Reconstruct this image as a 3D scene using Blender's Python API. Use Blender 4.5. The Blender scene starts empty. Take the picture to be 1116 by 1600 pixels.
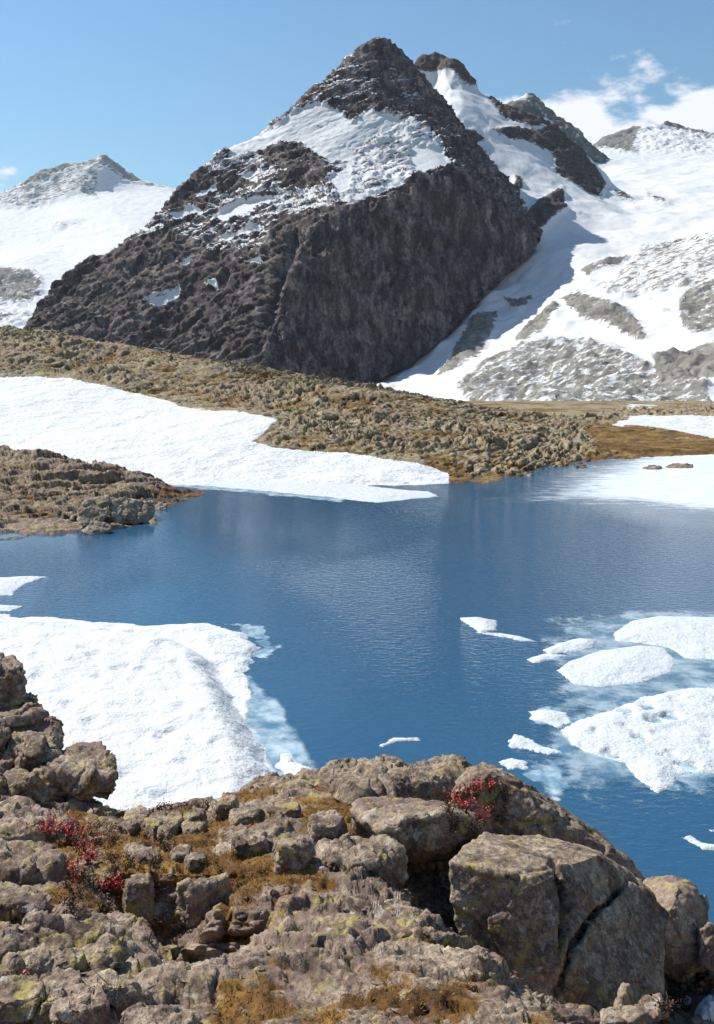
import bpy, bmesh, math, random
import numpy as np
from mathutils import Vector, geometry
from mathutils.bvhtree import BVHTree

# ------------------------------------------------------------------ camera, sky, sun, exposure
F, HZ, CX, H = 1500.0, 560.0, 558.0, 12.0          # focal length / horizon / centre in photo pixels, eye height over the lake
sc = bpy.context.scene
cam = bpy.data.cameras.new('camera'); cam_ob = bpy.data.objects.new('camera', cam)
sc.collection.objects.link(cam_ob); sc.camera = cam_ob
cam_ob.location = (0, 0, H); cam_ob.rotation_euler = (math.pi / 2, 0, 0)
cam.sensor_fit = 'VERTICAL'; cam.sensor_height = 24; cam.lens = 24 * F / 1600
cam.shift_y = -(800 - HZ) / 1600
cam.clip_start = 0.05; cam.clip_end = 40000

SUN_AZ, SUN_EL = math.radians(-54), math.radians(44)   # azimuth from +Y, negative = left
sd = Vector((math.sin(SUN_AZ) * math.cos(SUN_EL), math.cos(SUN_AZ) * math.cos(SUN_EL), math.sin(SUN_EL)))
sun = bpy.data.lights.new('sun', 'SUN'); sun.energy = 5.0; sun.angle = math.radians(0.5); sun.color = (1, .95, .86)
sun_ob = bpy.data.objects.new('sun', sun); sc.collection.objects.link(sun_ob)
sun_ob.rotation_euler = sd.to_track_quat('Z', 'Y').to_euler()

world = bpy.data.worlds.new('World'); sc.world = world; world.use_nodes = True
wn, wl = world.node_tree.nodes, world.node_tree.links
wn.clear()
w_out = wn.new('ShaderNodeOutputWorld'); w_bg = wn.new('ShaderNodeBackground'); sky = wn.new('ShaderNodeTexSky')
sky.sky_type = 'NISHITA'; sky.sun_disc = False; sky.sun_elevation = SUN_EL; sky.sun_rotation = SUN_AZ % (2 * math.pi)
sky.altitude = 2500; sky.air_density = 2.0; sky.dust_density = 1.2; sky.ozone_density = 5.0
SKY = 0.070
# broken cumulus low over the horizon, all the way round
tc = wn.new('ShaderNodeTexCoord'); sep = wn.new('ShaderNodeSeparateXYZ'); wl.new(tc.outputs['Generated'], sep.inputs[0])
mp = wn.new('ShaderNodeMapping'); mp.inputs['Scale'].default_value = (1, 1, 1.9); mp.inputs['Location'].default_value = (9.05, 3.35, .33)
wl.new(tc.outputs['Generated'], mp.inputs['Vector'])
def wnoise(scale, detail, rough):
    n = wn.new('ShaderNodeTexNoise'); n.inputs['Scale'].default_value = scale; n.inputs['Detail'].default_value = detail
    n.inputs['Roughness'].default_value = rough; wl.new(mp.outputs[0], n.inputs['Vector']); return n
n1 = wnoise(14.0, 9, .56); n2 = wnoise(1.6, 1, .5)
def wmath(op, a, b=None, c=None, clamp=False):
    m = wn.new('ShaderNodeMath'); m.operation = op; m.use_clamp = clamp
    for i, v in enumerate((a, b, c)):
        if v is None: continue
        if isinstance(v, (int, float)): m.inputs[i].default_value = v
        else: wl.new(v, m.inputs[i])
    return m.outputs[0]
elev = wmath('SUBTRACT', .12, wmath('MULTIPLY', wmath('ABSOLUTE', wmath('SUBTRACT', sep.outputs['Z'], .185)), 5.5))           # more cloud towards the horizon
dens = wmath('ADD', wmath('ADD', wmath('MULTIPLY', wmath('SUBTRACT', n1.outputs['Fac'], .5), 5.0), elev),
             wmath('MULTIPLY', wmath('SUBTRACT', n2.outputs['Fac'], .53), 9.0))
mr = wn.new('ShaderNodeMapRange'); mr.interpolation_type = 'SMOOTHSTEP'
mr.inputs['From Min'].default_value = -.2; mr.inputs['From Max'].default_value = .55; mr.inputs['To Max'].default_value = .93
wl.new(dens, mr.inputs['Value'])
wmix = wn.new('ShaderNodeMix'); wmix.data_type = 'RGBA'
wl.new(mr.outputs[0], wmix.inputs['Factor']); wtint = wn.new('ShaderNodeMix'); wtint.data_type = 'RGBA'; wtint.blend_type = 'MULTIPLY'; wtint.inputs['Factor'].default_value = 1
wl.new(sky.outputs[0], wtint.inputs[6]); wtint.inputs[7].default_value = (.80, 1.02, 1.12, 1); wl.new(wtint.outputs[2], wmix.inputs[6]); wmix.inputs[7].default_value = (10.5, 10.6, 10.8, 1)
wl.new(wmix.outputs[2], w_bg.inputs['Color']); w_bg.inputs['Strength'].default_value = SKY
wl.new(w_bg.outputs[0], w_out.inputs['Surface'])

sc.view_settings.view_transform = 'Standard'; sc.view_settings.look = 'None'; sc.view_settings.gamma = 1
sc.view_settings.use_curve_mapping = False; sc.view_settings.exposure = 0.52
sc.render.engine = 'CYCLES'
sc.cycles.use_denoising = True; sc.cycles.max_bounces = 6; sc.cycles.diffuse_bounces = 3; sc.cycles.glossy_bounces = 3
sc.cycles.volume_bounces = 0

# ------------------------------------------------------------------ numpy noise
rng = np.random.RandomState(7)
PERM = np.tile(rng.permutation(256), 2).astype(np.int32)
GR = rng.normal(size=(256, 3)); GR = (GR / np.linalg.norm(GR, axis=1)[:, None]).astype(np.float32)
RND = rng.rand(256, 3).astype(np.float32)
from concurrent.futures import ThreadPoolExecutor
POOL = ThreadPoolExecutor(4)
def chunked(f, p, nout=1):
    p = np.asarray(p, np.float64)
    if len(p) < 24000: return f(p)
    r = list(POOL.map(f, [p[i:i + 16000] for i in range(0, len(p), 16000)]))
    return np.concatenate(r) if nout == 1 else tuple(np.concatenate([q[k] for q in r]) for k in range(nout))
def noise(p): return chunked(noise_, p)
def noise_(p):
    p = np.asarray(p, np.float64); i = np.floor(p).astype(np.int64); f = (p - i).astype(np.float32); i = (i & 255).astype(np.int32)
    u = f * f * f * (f * (f * 6 - 15) + 10)
    out = np.zeros(len(p), np.float32)
    for a in (0, 1):
        wa = u[:, 0] if a else 1 - u[:, 0]; pa = PERM[(i[:, 0] + a) & 255]
        for b in (0, 1):
            wb = wa * (u[:, 1] if b else 1 - u[:, 1]); pb = PERM[(pa + i[:, 1] + b) & 255]
            for c in (0, 1):
                w = wb * (u[:, 2] if c else 1 - u[:, 2]); g = GR[PERM[(pb + i[:, 2] + c) & 255]]
                out += w * (g[:, 0] * (f[:, 0] - a) + g[:, 1] * (f[:, 1] - b) + g[:, 2] * (f[:, 2] - c))
    return out * 1.6
def fbm(p, octaves=4, gain=.5, kind='fbm'):
    p = np.asarray(p, np.float64); s = np.zeros(len(p), np.float32); a = 1.0; tot = 0
    for o in range(octaves):
        n = noise(p * (2.03 ** o) + o * 17.3)
        if kind == 'ridge': n = 1 - 2 * np.abs(n)
        elif kind == 'billow': n = 2 * np.abs(n) - .5
        s += a * n; tot += a; a *= gain
    return s / tot
def worley(p): return chunked(worley_, p, 3)
def worley_(p):
    p = np.asarray(p, np.float64); i = np.floor(p).astype(np.int64); f = (p - i).astype(np.float32)
    f1 = np.full(len(p), 9., np.float32); f2 = f1.copy(); cid = np.zeros(len(p), np.float32)
    for a in (-1, 0, 1):
        for b in (-1, 0, 1):
            for c in (-1, 0, 1):
                h = PERM[(PERM[(PERM[(i[:, 0] + a) & 255] + i[:, 1] + b) & 255] + i[:, 2] + c) & 255]
                q = RND[h] + np.array((a, b, c), np.float32) - f; d = (q * q).sum(1)
                near = d < f1
                f2 = np.where(near, f1, np.minimum(f2, d)); cid = np.where(near, h / 255., cid); f1 = np.where(near, d, f1)
    return np.sqrt(f1), np.sqrt(f2), cid
def sstep(a, b, x):
    t = np.clip((x - a) / (b - a), 0, 1); return t * t * (3 - 2 * t)
def saw(t, soft=.14):
    """jumps up at each whole number, then sinks slowly: ledges with a riser towards -t"""
    fr = t - np.floor(t)
    return np.where(fr < soft, fr / soft, 1 - (fr - soft) / (1 - soft))

# ------------------------------------------------------------------ mesh tools
def P(px, py, Y): return ((px - CX) / F * Y, Y, H + (HZ - py) / F * Y)
def topx(V): return CX + V[:, 0] / np.maximum(V[:, 1], .1) * F, HZ - (V[:, 2] - H) / np.maximum(V[:, 1], .1) * F
def Yg(py): return 1.366 / ((py - HZ) / F - .238)           # depth of the near knoll's mean plane at a photo row
PXS = 714 / 1116.0
def refine(V, T, px, maxit=14, floor=.35, cap=600000, cf=None):
    V = np.asarray(V, np.float64); T = np.asarray(T, np.int64)
    for it in range(maxit):
        E = np.sort(np.concatenate([T[:, [0, 1]], T[:, [1, 2]], T[:, [2, 0]]]), 1)
        key = E[:, 0] * len(V) + E[:, 1]; uk, inv = np.unique(key, return_inverse=True)
        a, b = uk // len(V), uk % len(V)
        A, B = V[a], V[b]
        dist = np.maximum(np.linalg.norm((A + B) / 2 - np.array((0, 0, H)), axis=1), 1.0)
        full = np.linalg.norm(A - B, axis=1) / dist * F * PXS
        M = (A + B) / 2 - np.array((0, 0, H)); M /= np.maximum(np.linalg.norm(M, axis=1), 1e-6)[:, None]
        D = A - B; perp = np.linalg.norm(D - M * (D * M).sum(1)[:, None], axis=1) / dist * F * PXS
        L = np.maximum(perp, floor * full)
        mx, my = topx((A + B) / 2)
        off = np.maximum.reduce([-mx, mx - 1116, -my, my - 1600, np.zeros_like(mx)])      # coarser outside the frame
        off = np.where(((A + B) / 2)[:, 1] < .3, 2000, off)
        lim = px * (1 + np.minimum(off, 1500) / 35)
        if cf is not None: lim = lim * cf((A + B) / 2)
        sp = L > lim
        if not sp.any() or len(T) > cap: break
        idx = np.full(len(uk), -1); idx[sp] = len(V) + np.arange(sp.sum())
        V = np.concatenate([V, ((A + B) / 2)[sp]])
        m = idx[inv].reshape(3, -1).T                       # midpoints of edges 01,12,20
        s = m >= 0; n = s.sum(1); out = [T[n == 0]]
        for k in range(3):
            q = (n == 1) & s[:, k]; t, mm = T[q], m[q]; i, j, l = k, (k + 1) % 3, (k + 2) % 3
            out += [np.stack([t[:, i], mm[:, k], t[:, l]], 1), np.stack([mm[:, k], t[:, j], t[:, l]], 1)]
            q = (n == 2) & ~s[:, k]; t, mm = T[q], m[q]     # edge k whole, the others split
            p1, p2 = mm[:, (k + 1) % 3], mm[:, (k + 2) % 3]
            out += [np.stack([t[:, i], t[:, j], p1], 1), np.stack([t[:, i], p1, p2], 1), np.stack([p2, p1, t[:, l]], 1)]
        q = n == 3; t, mm = T[q], m[q]
        out += [np.stack([t[:, 0], mm[:, 0], mm[:, 2]], 1), np.stack([mm[:, 0], t[:, 1], mm[:, 1]], 1),
                np.stack([mm[:, 2], mm[:, 1], t[:, 2]], 1), mm]
        T = np.concatenate(out)
    return V, T
def normals(V, T):
    n = np.cross(V[T[:, 1]] - V[T[:, 0]], V[T[:, 2]] - V[T[:, 0]])
    N = np.stack([sum(np.bincount(T[:, k], n[:, c], len(V)) for k in range(3)) for c in range(3)], 1)
    return N / np.maximum(np.linalg.norm(N, axis=1), 1e-12)[:, None]
def relax(V, T, it=3, fac=.5):
    E = np.sort(np.concatenate([T[:, [0, 1]], T[:, [1, 2]], T[:, [2, 0]]]), 1)
    key = E[:, 0] * len(V) + E[:, 1]; uk, cnt = np.unique(key, return_counts=True)
    a, b = uk // len(V), uk % len(V)
    fixed = np.zeros(len(V), bool); fixed[a[cnt == 1]] = 1; fixed[b[cnt == 1]] = 1
    deg = np.bincount(a, minlength=len(V)) + np.bincount(b, minlength=len(V))
    for _ in range(it):
        S = np.stack([np.bincount(a, V[b, c], len(V)) + np.bincount(b, V[a, c], len(V)) for c in range(3)], 1) / np.maximum(deg, 1)[:, None]
        V = np.where(fixed[:, None], V, V + fac * (S - V))
    return V
def tin(lines, pts=()):
    """terrain from break lines [(px,py,Y),..] and free points, triangulated in plan"""
    P3, ed = [], []
    for ln in lines:
        for k, q in enumerate(ln):
            P3.append(P(*q) if len(q) == 3 else q[:3])
            if k: ed.append((len(P3) - 2, len(P3) - 1))
    for q in pts: P3.append(P(*q) if len(q) == 3 else q[:3])
    # equal points (shared ends of break lines) are merged by the triangulation
    r = geometry.delaunay_2d_cdt([Vector(p[:2]) for p in P3], ed, [], 0, 1e-4)
    v2, faces, orig = r[0], r[2], r[3]
    V = []
    for k, v in enumerate(v2):
        if orig[k]: z = P3[orig[k][0]][2]
        else:
            d = [(v.x - p[0]) ** 2 + (v.y - p[1]) ** 2 + 1e-6 for p in P3]; j = np.argsort(d)[:3]
            w = [1 / d[i] for i in j]; z = sum(P3[i][2] * ww for i, ww in zip(j, w)) / sum(w)
        V.append((v.x, v.y, z))
    T = [tuple(f) for f in faces]
    V, T = np.array(V), np.array(T)
    n = np.cross(V[T[:, 1]] - V[T[:, 0]], V[T[:, 2]] - V[T[:, 0]])
    fl = n[:, 2] < 0; T[fl] = T[fl][:, ::-1]
    return V, T
def in_poly(px, py, poly): return chunked(lambda p: in_poly_(p[:, 0], p[:, 1], poly), np.stack([px, py], 1))
def in_poly_(px, py, poly):
    """signed distance in photo pixels, positive inside"""
    poly = np.asarray(poly, float); a, b = poly, np.roll(poly, -1, 0)
    best = np.full(len(px), 1e9); ins = np.zeros(len(px), bool)
    for (ax, ay), (bx, by) in zip(a, b):
        dx, dy = bx - ax, by - ay; l2 = dx * dx + dy * dy + 1e-9
        t = np.clip(((px - ax) * dx + (py - ay) * dy) / l2, 0, 1)
        best = np.minimum(best, (px - ax - t * dx) ** 2 + (py - ay - t * dy) ** 2)
        if dy != 0: ins ^= ((ay > py) != (by > py)) & (px < (bx - ax) * (py - ay) / dy + ax)
    return np.where(ins, 1, -1) * np.sqrt(best)
def mesh(name, V, T, mat, attrs=None, parent=None, label=None, cat=None, group=None, kind=None, base=None, smooth=True):
    V = np.asarray(V, float); T = np.asarray(T)
    used = np.unique(T); remap = np.zeros(len(V), np.int64); remap[used] = np.arange(len(used)); V0 = V[used]; T = remap[T]
    if base is None:
        base = (0, 0, 0) if parent is not None else ((V0[:, 0].min() + V0[:, 0].max()) / 2, (V0[:, 1].min() + V0[:, 1].max()) / 2, V0[:, 2].min())
    me = bpy.data.meshes.new(name)
    me.vertices.add(len(V0)); me.vertices.foreach_set('co', (V0 - np.array(base)).astype(np.float32).ravel())
    me.loops.add(T.size); me.loops.foreach_set('vertex_index', T.astype(np.int32).ravel())
    me.polygons.add(len(T)); me.polygons.foreach_set('loop_start', np.arange(0, T.size, 3, dtype=np.int32))
    me.polygons.foreach_set('use_smooth', np.full(len(T), smooth))
    for k, a in (attrs or {}).items():
        at = me.attributes.new(k, 'FLOAT', 'POINT'); at.data.foreach_set('value', np.asarray(a, np.float32)[used])
    me.update(calc_edges=True); me.validate()
    me.materials.append(mat)
    o = bpy.data.objects.new(name, me); sc.collection.objects.link(o); o.location = base
    if parent is not None: o.parent = parent; o.location = (0, 0, 0)
    tag(o, label, cat, group, kind); return o
def tag(o, label=None, cat=None, group=None, kind=None):
    for k, v in (('label', label), ('category', cat), ('group', group), ('kind', kind)):
        if v: o[k] = v
    return o

# ------------------------------------------------------------------ materials
class Mat:
    def __init__(s, name):
        s.m = bpy.data.materials.new(name); s.m.use_nodes = True; s.n = s.m.node_tree.nodes; s.l = s.m.node_tree.links
        s.b = s.n['Principled BSDF']; s.geo = s.n.new('ShaderNodeNewGeometry'); s.pos = s.geo.outputs['Position']
    def lk(s, v, inp):
        if isinstance(v, (int, float)): inp.default_value = v
        elif isinstance(v, tuple): inp.default_value = v if len(v) == len(inp.default_value) else (*v, 1)
        else: s.l.new(v, inp)
    def map(s, scale, rot=(0, 0, 0)):
        m = s.n.new('ShaderNodeMapping'); m.inputs['Scale'].default_value = scale; m.inputs['Rotation'].default_value = rot
        s.l.new(s.pos, m.inputs['Vector']); return m.outputs[0]
    def frame(s, sizes, rot):
        m = s.n.new('ShaderNodeMapping'); m.vector_type = 'TEXTURE'; m.inputs['Scale'].default_value = sizes; m.inputs['Rotation'].default_value = rot
        s.l.new(s.pos, m.inputs['Vector']); return m.outputs[0]
    def noise(s, scale, detail=4, rough=.55, vec=None, dist=0):
        n = s.n.new('ShaderNodeTexNoise'); n.inputs['Scale'].default_value = scale; n.inputs['Detail'].default_value = detail
        n.inputs['Roughness'].default_value = rough; n.inputs['Distortion'].default_value = dist
        s.l.new(vec or s.pos, n.inputs['Vector']); return n.outputs['Fac']
    def voro(s, scale, feature='F1', vec=None):
        n = s.n.new('ShaderNodeTexVoronoi'); n.feature = feature; n.inputs['Scale'].default_value = scale
        s.l.new(vec or s.pos, n.inputs['Vector']); return n.outputs['Distance']
    def attr(s, name):
        n = s.n.new('ShaderNodeAttribute'); n.attribute_name = name; return n.outputs['Fac']
    def math(s, op, a, b=None, c=None, clamp=False):
        m = s.n.new('ShaderNodeMath'); m.operation = op; m.use_clamp = clamp
        for i, v in enumerate((a, b, c)):
            if v is not None: s.lk(v, m.inputs[i])
        return m.outputs[0]
    def step(s, v, lo, hi, to0=0., to1=1.):
        m = s.n.new('ShaderNodeMapRange'); m.interpolation_type = 'SMOOTHSTEP'; s.lk(v, m.inputs['Value'])
        m.inputs['From Min'].default_value = lo; m.inputs['From Max'].default_value = hi
        m.inputs['To Min'].default_value = to0; m.inputs['To Max'].default_value = to1; return m.outputs[0]
    def mix(s, f, a, b, mode='MIX'):
        m = s.n.new('ShaderNodeMix'); m.data_type = 'RGBA'; m.blend_type = mode
        s.lk(f, m.inputs['Factor']); s.lk(a, m.inputs[6]); s.lk(b, m.inputs[7]); return m.outputs[2]
    def ramp(s, f, stops):
        r = s.n.new('ShaderNodeValToRGB'); s.l.new(f, r.inputs[0]); e = r.color_ramp.elements
        while len(e) < len(stops): e.new(.5)
        for el, (p, c) in zip(e, stops): el.position = p; el.color = (*c, 1)
        return r.outputs[0]
    def bump(s, h, dist, strength=1., prev=None):
        b = s.n.new('ShaderNodeBump'); b.inputs['Distance'].default_value = dist; s.lk(strength, b.inputs['Strength'])
        s.lk(h, b.inputs['Height'])
        if prev is not None: s.l.new(prev, b.inputs['Normal'])
        return b.outputs[0]
    def done(s, col, rough=.9, nrm=None, spec=.25):
        s.lk(col, s.b.inputs['Base Color']); s.lk(rough, s.b.inputs['Roughness']); s.b.inputs['Specular IOR Level'].default_value = spec
        if nrm is not None: s.l.new(nrm, s.b.inputs['Normal'])
        return s.m

SNOWC = (.61, .625, .64)
def mat_mountain(name, sc_, dark, mid, pale, snowc=SNOWC, streak=None, dk=None, speck=1.5):
    """rock with snow where the attribute 'snow' and fine noise say so; sc_ = size of the grain in metres"""
    m = Mat(name)
    v = m.map((1 / sc_,) * 3); vs = m.map(tuple(q / sc_ for q in (streak or (1, 1, 1))))
    big = m.noise(.12, 3, .5, v); med = m.noise(.7, 6, .68, vs); fine = m.noise(2.4, 7, .78, v)
    c = m.ramp(m.math('ADD', m.math('MULTIPLY', med, .65), m.math('MULTIPLY', fine, .35)), [(.34, dark), (.49, mid), (.65, pale)])
    c = m.mix(m.step(big, .45, .7), c, m.mix(.5, c, tuple(q * .72 for q in mid)))
    if dk: c = m.mix(m.attr('dark'), c, m.ramp(m.math('ADD', m.math('MULTIPLY', med, .65), m.math('MULTIPLY', fine, .35)), list(zip((.3, .48, .68), dk))))
    sn = m.math('ADD', m.attr('snow'), m.math('MULTIPLY', m.math('SUBTRACT', m.noise(1.1, 7, .74, m.frame((sc_ * 2.2, sc_ * 1.5, sc_ * .65), (0, math.radians(-24), 0))), .5), speck))
    f = m.step(sn, .47, .56)
    c = m.mix(f, c, snowc)
    nr = m.bump(m.math('ADD', m.math('MULTIPLY', med, .8), fine), sc_ * .22, m.math('SUBTRACT', .9, m.math('MULTIPLY', f, .75)))
    return m.done(c, .88, nr, .15)
def mat_snow(name, sc_, tint=SNOWC, dirt=.0):
    m = Mat(name)
    n = m.noise(1 / sc_, 6, .6); p = m.noise(.25 / sc_, 3, .5); f = m.noise(5 / sc_, 3, .6)
    c = m.mix(m.step(n, .3, .7), tuple(t * .965 for t in tint), tint)
    if dirt:
        d = m.math('MULTIPLY', m.step(m.noise(2.2 / sc_, 5, .7), .62, .70), dirt)
        c = m.mix(d, c, (.30, .26, .22))
    nr = m.bump(m.math('ADD', n, m.math('ADD', p, m.math('MULTIPLY', f, .35))), sc_ * .26, .85)
    m.b.inputs['Subsurface Weight'].default_value = .0
    return m.done(c, .7, nr, .2)
def mat_crag(name, s, rock, turf, dirt_amt=1.):
    """weathered rock with lichen; turf fills the hollows (attribute 'turf')"""
    m = Mat(name)
    v = m.map((1 / s,) * 3)
    big = m.noise(.35, 3, .5, v); med = m.noise(1.6, 5, .6, v); fine = m.noise(9, 5, .7, v); grain = m.noise(38, 3, .7, v)
    r0, r1, r2 = rock
    c = m.ramp(m.math('ADD', m.math('MULTIPLY', med, .5), m.math('MULTIPLY', fine, .5)), [(.34, r0), (.48, r1), (.63, r2)])
    c = m.mix(m.math('MULTIPLY', m.step(grain, .50, .62), .6), c, tuple(q * .30 for q in r1))
    c = m.mix(m.math('MULTIPLY', m.step(big, .48, .64), .5), c, (.22, .15, .125))
    lich = m.math('MULTIPLY', m.step(m.noise(3.3, 6, .75, v), .53, .60), m.step(m.noise(.7, 3, .5, v), .42, .56))
    c = m.mix(m.math('MULTIPLY', lich, .75), c, (.36, .30, .085))
    bl = m.math('MULTIPLY', m.step(m.noise(5.2, 7, .78, v), .52, .60), m.step(m.noise(1.2, 3, .6, v), .40, .62))
    c = m.mix(m.math('MULTIPLY', bl, .8), c, (.042, .032, .03))
    pl = m.math('MULTIPLY', m.step(m.noise(4.1, 4, .7, v, .4), .6, .66), .55)
    c = m.mix(pl, c, (.46, .43, .37))
    t = m.step(m.math('ADD', m.attr('turf'), m.math('MULTIPLY', m.math('SUBTRACT', m.noise(3.0, 6, .7, v), .5), 1.0)), .46, .58)
    t0, t1, t2 = turf
    tc_ = m.ramp(m.math('ADD', m.math('MULTIPLY', m.noise(1.1, 4, .6, v), .6), m.math('MULTIPLY', fine, .4)), [(.34, t0), (.5, t1), (.66, t2)])
    c = m.mix(t, c, tc_)
    h = m.math('ADD', m.math('MULTIPLY', fine, .8), m.math('MULTIPLY', grain, .22))
    nr = m.bump(h, s * .045, .8)
    return m.done(c, .92, nr, .18)

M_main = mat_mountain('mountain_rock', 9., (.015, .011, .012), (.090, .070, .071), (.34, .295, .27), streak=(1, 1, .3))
M_slope = mat_mountain('granite_and_snow', 6., (.10, .092, .082), (.23, .217, .195), (.35, .335, .30), streak=(.55, .55, 1.8), dk=((.024, .02, .018), (.07, .058, .052), (.17, .145, .125)), speck=.95)
M_ridge = mat_mountain('dark_ridge_rock', 10., (.05, .04, .036), (.12, .10, .088), (.24, .21, .18))
M_far = mat_mountain('far_peak_rock', 30., (.09, .085, .08), (.17, .165, .155), (.30, .29, .27))
ROCK = ((.038, .024, .020), (.19, .136, .102), (.47, .385, .285))
M_hill = mat_crag('hill_crag', 3.2, ((.055, .038, .025), (.25, .20, .125), (.44, .38, .25)), ((.025, .012, .006), (.135, .075, .022), (.31, .21, .06)))
M_prom = mat_crag('promontory_rock', 2.0, ((.06, .04, .03), (.20, .15, .11), (.37, .30, .215)), ((.04, .02, .011), (.12, .06, .026), (.22, .14, .045)))
M_fore = mat_crag('knoll_rock', .42, ROCK, ((.03, .016, .008), (.15, .075, .02), (.31, .19, .05)))
M_boul = mat_crag('boulder_rock', .36, ROCK, ((.05, .03, .015), (.17, .095, .025), (.30, .20, .05)))
M_stone = mat_crag('shore_stone', 1.6, ((.09, .065, .05), (.26, .21, .16), (.43, .37, .30)), ((.05, .03, .015), (.15, .09, .03), (.25, .18, .05)))
M_snowfield = mat_snow('old_snow', 3.0, dirt=.14)
M_bank = mat_snow('lake_snow', .8, dirt=.35)
M_floe = mat_snow('floe_ice', .6, (.55, .585, .61))
M_patch = mat_snow('snow_patch', .2)

def mat_thin_ice(name='thin_wet_ice', amp=1.3, top=.85):
    m = Mat(name)
    c = m.mix(m.step(m.noise(.9, 6, .65), .35, .68), (.10, .22, .32), (.55, .68, .75))
    m.done(c, .25, None, .4)
    a = m.step(m.math('ADD', m.attr('edge'), m.math('MULTIPLY', m.math('SUBTRACT', m.noise(1.3, 6, .7), .5), amp)), .2, .75, 0, top)
    m.lk(a, m.b.inputs['Alpha']); return m.m
M_thin = mat_thin_ice()
M_fringe = mat_thin_ice('submerged_ice', .6, .8)
M_slushy = mat_thin_ice('slush_film', 2.6, .62)
def mat_snow_sheen():  # whitish fading film: reflection of the bright snow put into colour
    m = Mat('snow_sheen'); v = m.map((.5, 1.2, 1))
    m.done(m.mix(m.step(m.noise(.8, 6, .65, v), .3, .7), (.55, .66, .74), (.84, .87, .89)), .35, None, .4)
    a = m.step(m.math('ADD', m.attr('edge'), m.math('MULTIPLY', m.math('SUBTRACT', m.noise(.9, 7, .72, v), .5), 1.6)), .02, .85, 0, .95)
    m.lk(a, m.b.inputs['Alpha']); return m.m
M_snow_sheen = mat_snow_sheen()
def mat_water():
    m = Mat('lake_water')
    calm = m.step(m.noise(.035, 3, .55, m.map((1, .5, 1))), .42, .55)
    sx = m.n.new('ShaderNodeSeparateXYZ'); m.l.new(m.pos, sx.inputs[0])
    lee = m.math('MULTIPLY', m.step(sx.outputs['Y'], 50, 68), m.step(sx.outputs['X'], 14, 0))
    calm = m.math('MULTIPLY', m.math('ADD', calm, .25), m.math('SUBTRACT', 1.0, m.math('MULTIPLY', lee, .9)))
    w = m.noise(3.1, 3, .55, m.map((.75, 1.25, 1), (0, 0, .35)), .3)
    w2 = m.noise(9.5, 2, .5, m.map((.8, 1.2, 1), (0, 0, -.3)))
    h = m.math('ADD', w, m.math('MULTIPLY', w2, .22))
    nr = m.bump(m.math('MULTIPLY', h, m.math('ADD', .05, m.math('MULTIPLY', calm, .85))), .064, 1.)
    m.b.inputs['IOR'].default_value = 1.42
    m.done((.020, .080, .155), .03, nr, .5); return m.m
M_water = mat_water()
def mat_leaf(name, a, b, rough=.6, freq=35):
    m = Mat(name); oi = m.noise(freq, 6, .8)
    m.done(m.mix(m.step(oi, .35, .65), a, b), rough, None, .3); return m.m
M_red = mat_leaf('red_leaf', (.60, .035, .045), (.75, .14, .13))
M_dkleaf = mat_leaf('dark_leaf', (.055, .032, .018), (.12, .06, .028))
M_blade = mat_leaf('turf_blade', (.16, .07, .016), (.42, .27, .065), freq=9)
M_heath = mat_leaf('heath_leaf', (.045, .028, .012), (.15, .085, .025))
M_twig = mat_leaf('twig_bark', (.06, .035, .025), (.13, .08, .05))

# ------------------------------------------------------------------ far terrain
def terrain(name, lines, pts, mat, px, disp, snow=None, coarse=14, smooth=3, label=None, cat=None, kind='structure', coarse_floor=.35, ledge=0, cf=None):
    V, T = tin(lines, pts)
    V, T = refine(V, T, coarse, floor=coarse_floor); V = relax(V, T, smooth)
    V, T = refine(V, T, px, floor=.3, cf=cf)
    N = normals(V, T); ux, uy = topx(V)
    sv = snow(V, N, ux, uy) if snow else None
    V2 = disp(V, N, ux, uy, sv)
    if ledge: sv = np.clip(sv + ledge * sstep(.72, .93, normals(V2, T)[:, 2]) * sstep(560, 330, uy) * sstep(.56, .46, sv) * sstep(.0, .25, 1 - smooth_cliff(ux, uy)), 0, 1)
    return mesh(name, V2, T, mat, {'snow': sv, 'dark': sstep(395, 360, uy)} if sv is not None else None, label=label, cat=cat, kind=kind)
def polys_max(ux, uy, polys, width=14.):
    out = np.zeros(len(ux))
    for pl, capv in polys:
        s = in_poly(ux, uy, pl); out = np.maximum(out, np.clip(.5 + s / width, 0, 1) * capv)
    return out

# main pyramid
skyL = [(588, 55, 1400), (568, 66, 1398), (545, 85, 1395), (510, 115, 1385), (480, 145, 1375), (445, 172, 1365), (405, 205, 1350), (350, 230, 1330),
        (310, 265, 1310), (285, 290, 1300), (255, 320, 1290), (225, 350, 1280), (195, 375, 1272), (165, 392, 1265), (130, 402, 1256), (110, 420, 1248), (90, 447, 1236),
        (68, 475, 1222), (50, 505, 1200), (36, 545, 1170)]
rib = [(588, 55, 1400), (578, 105, 1365), (598, 155, 1325), (640, 190, 1290), (705, 216, 1275)]
skyR = [(588, 55, 1400), (612, 70, 1412), (640, 100, 1425), (665, 130, 1430), (685, 158, 1410), (700, 185, 1370), (708, 212, 1300)]
ctop = [(395, 600, 955), (412, 520, 985), (440, 440, 1020), (468, 372, 1058), (500, 345, 1066), (540, 325, 1080), (600, 312, 1096), (650, 284, 1126), (700, 268, 1165),
        (740, 283, 1190), (775, 316, 1197), (815, 345, 1206), (836, 372, 1212)]
cbase = [(400, 660, 940), (480, 640, 962), (570, 606, 1000), (640, 570, 1032), (700, 522, 1072), (742, 465, 1120), (770, 440, 1150), (800, 425, 1172), (832, 395, 1205)]
lbase = [(36, 575, 1120), (70, 575, 1090), (140, 580, 1050), (250, 620, 1000), (330, 645, 960), (400, 660, 940)]
def w(x, Y, z): return (x, Y, z, 0)
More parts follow.
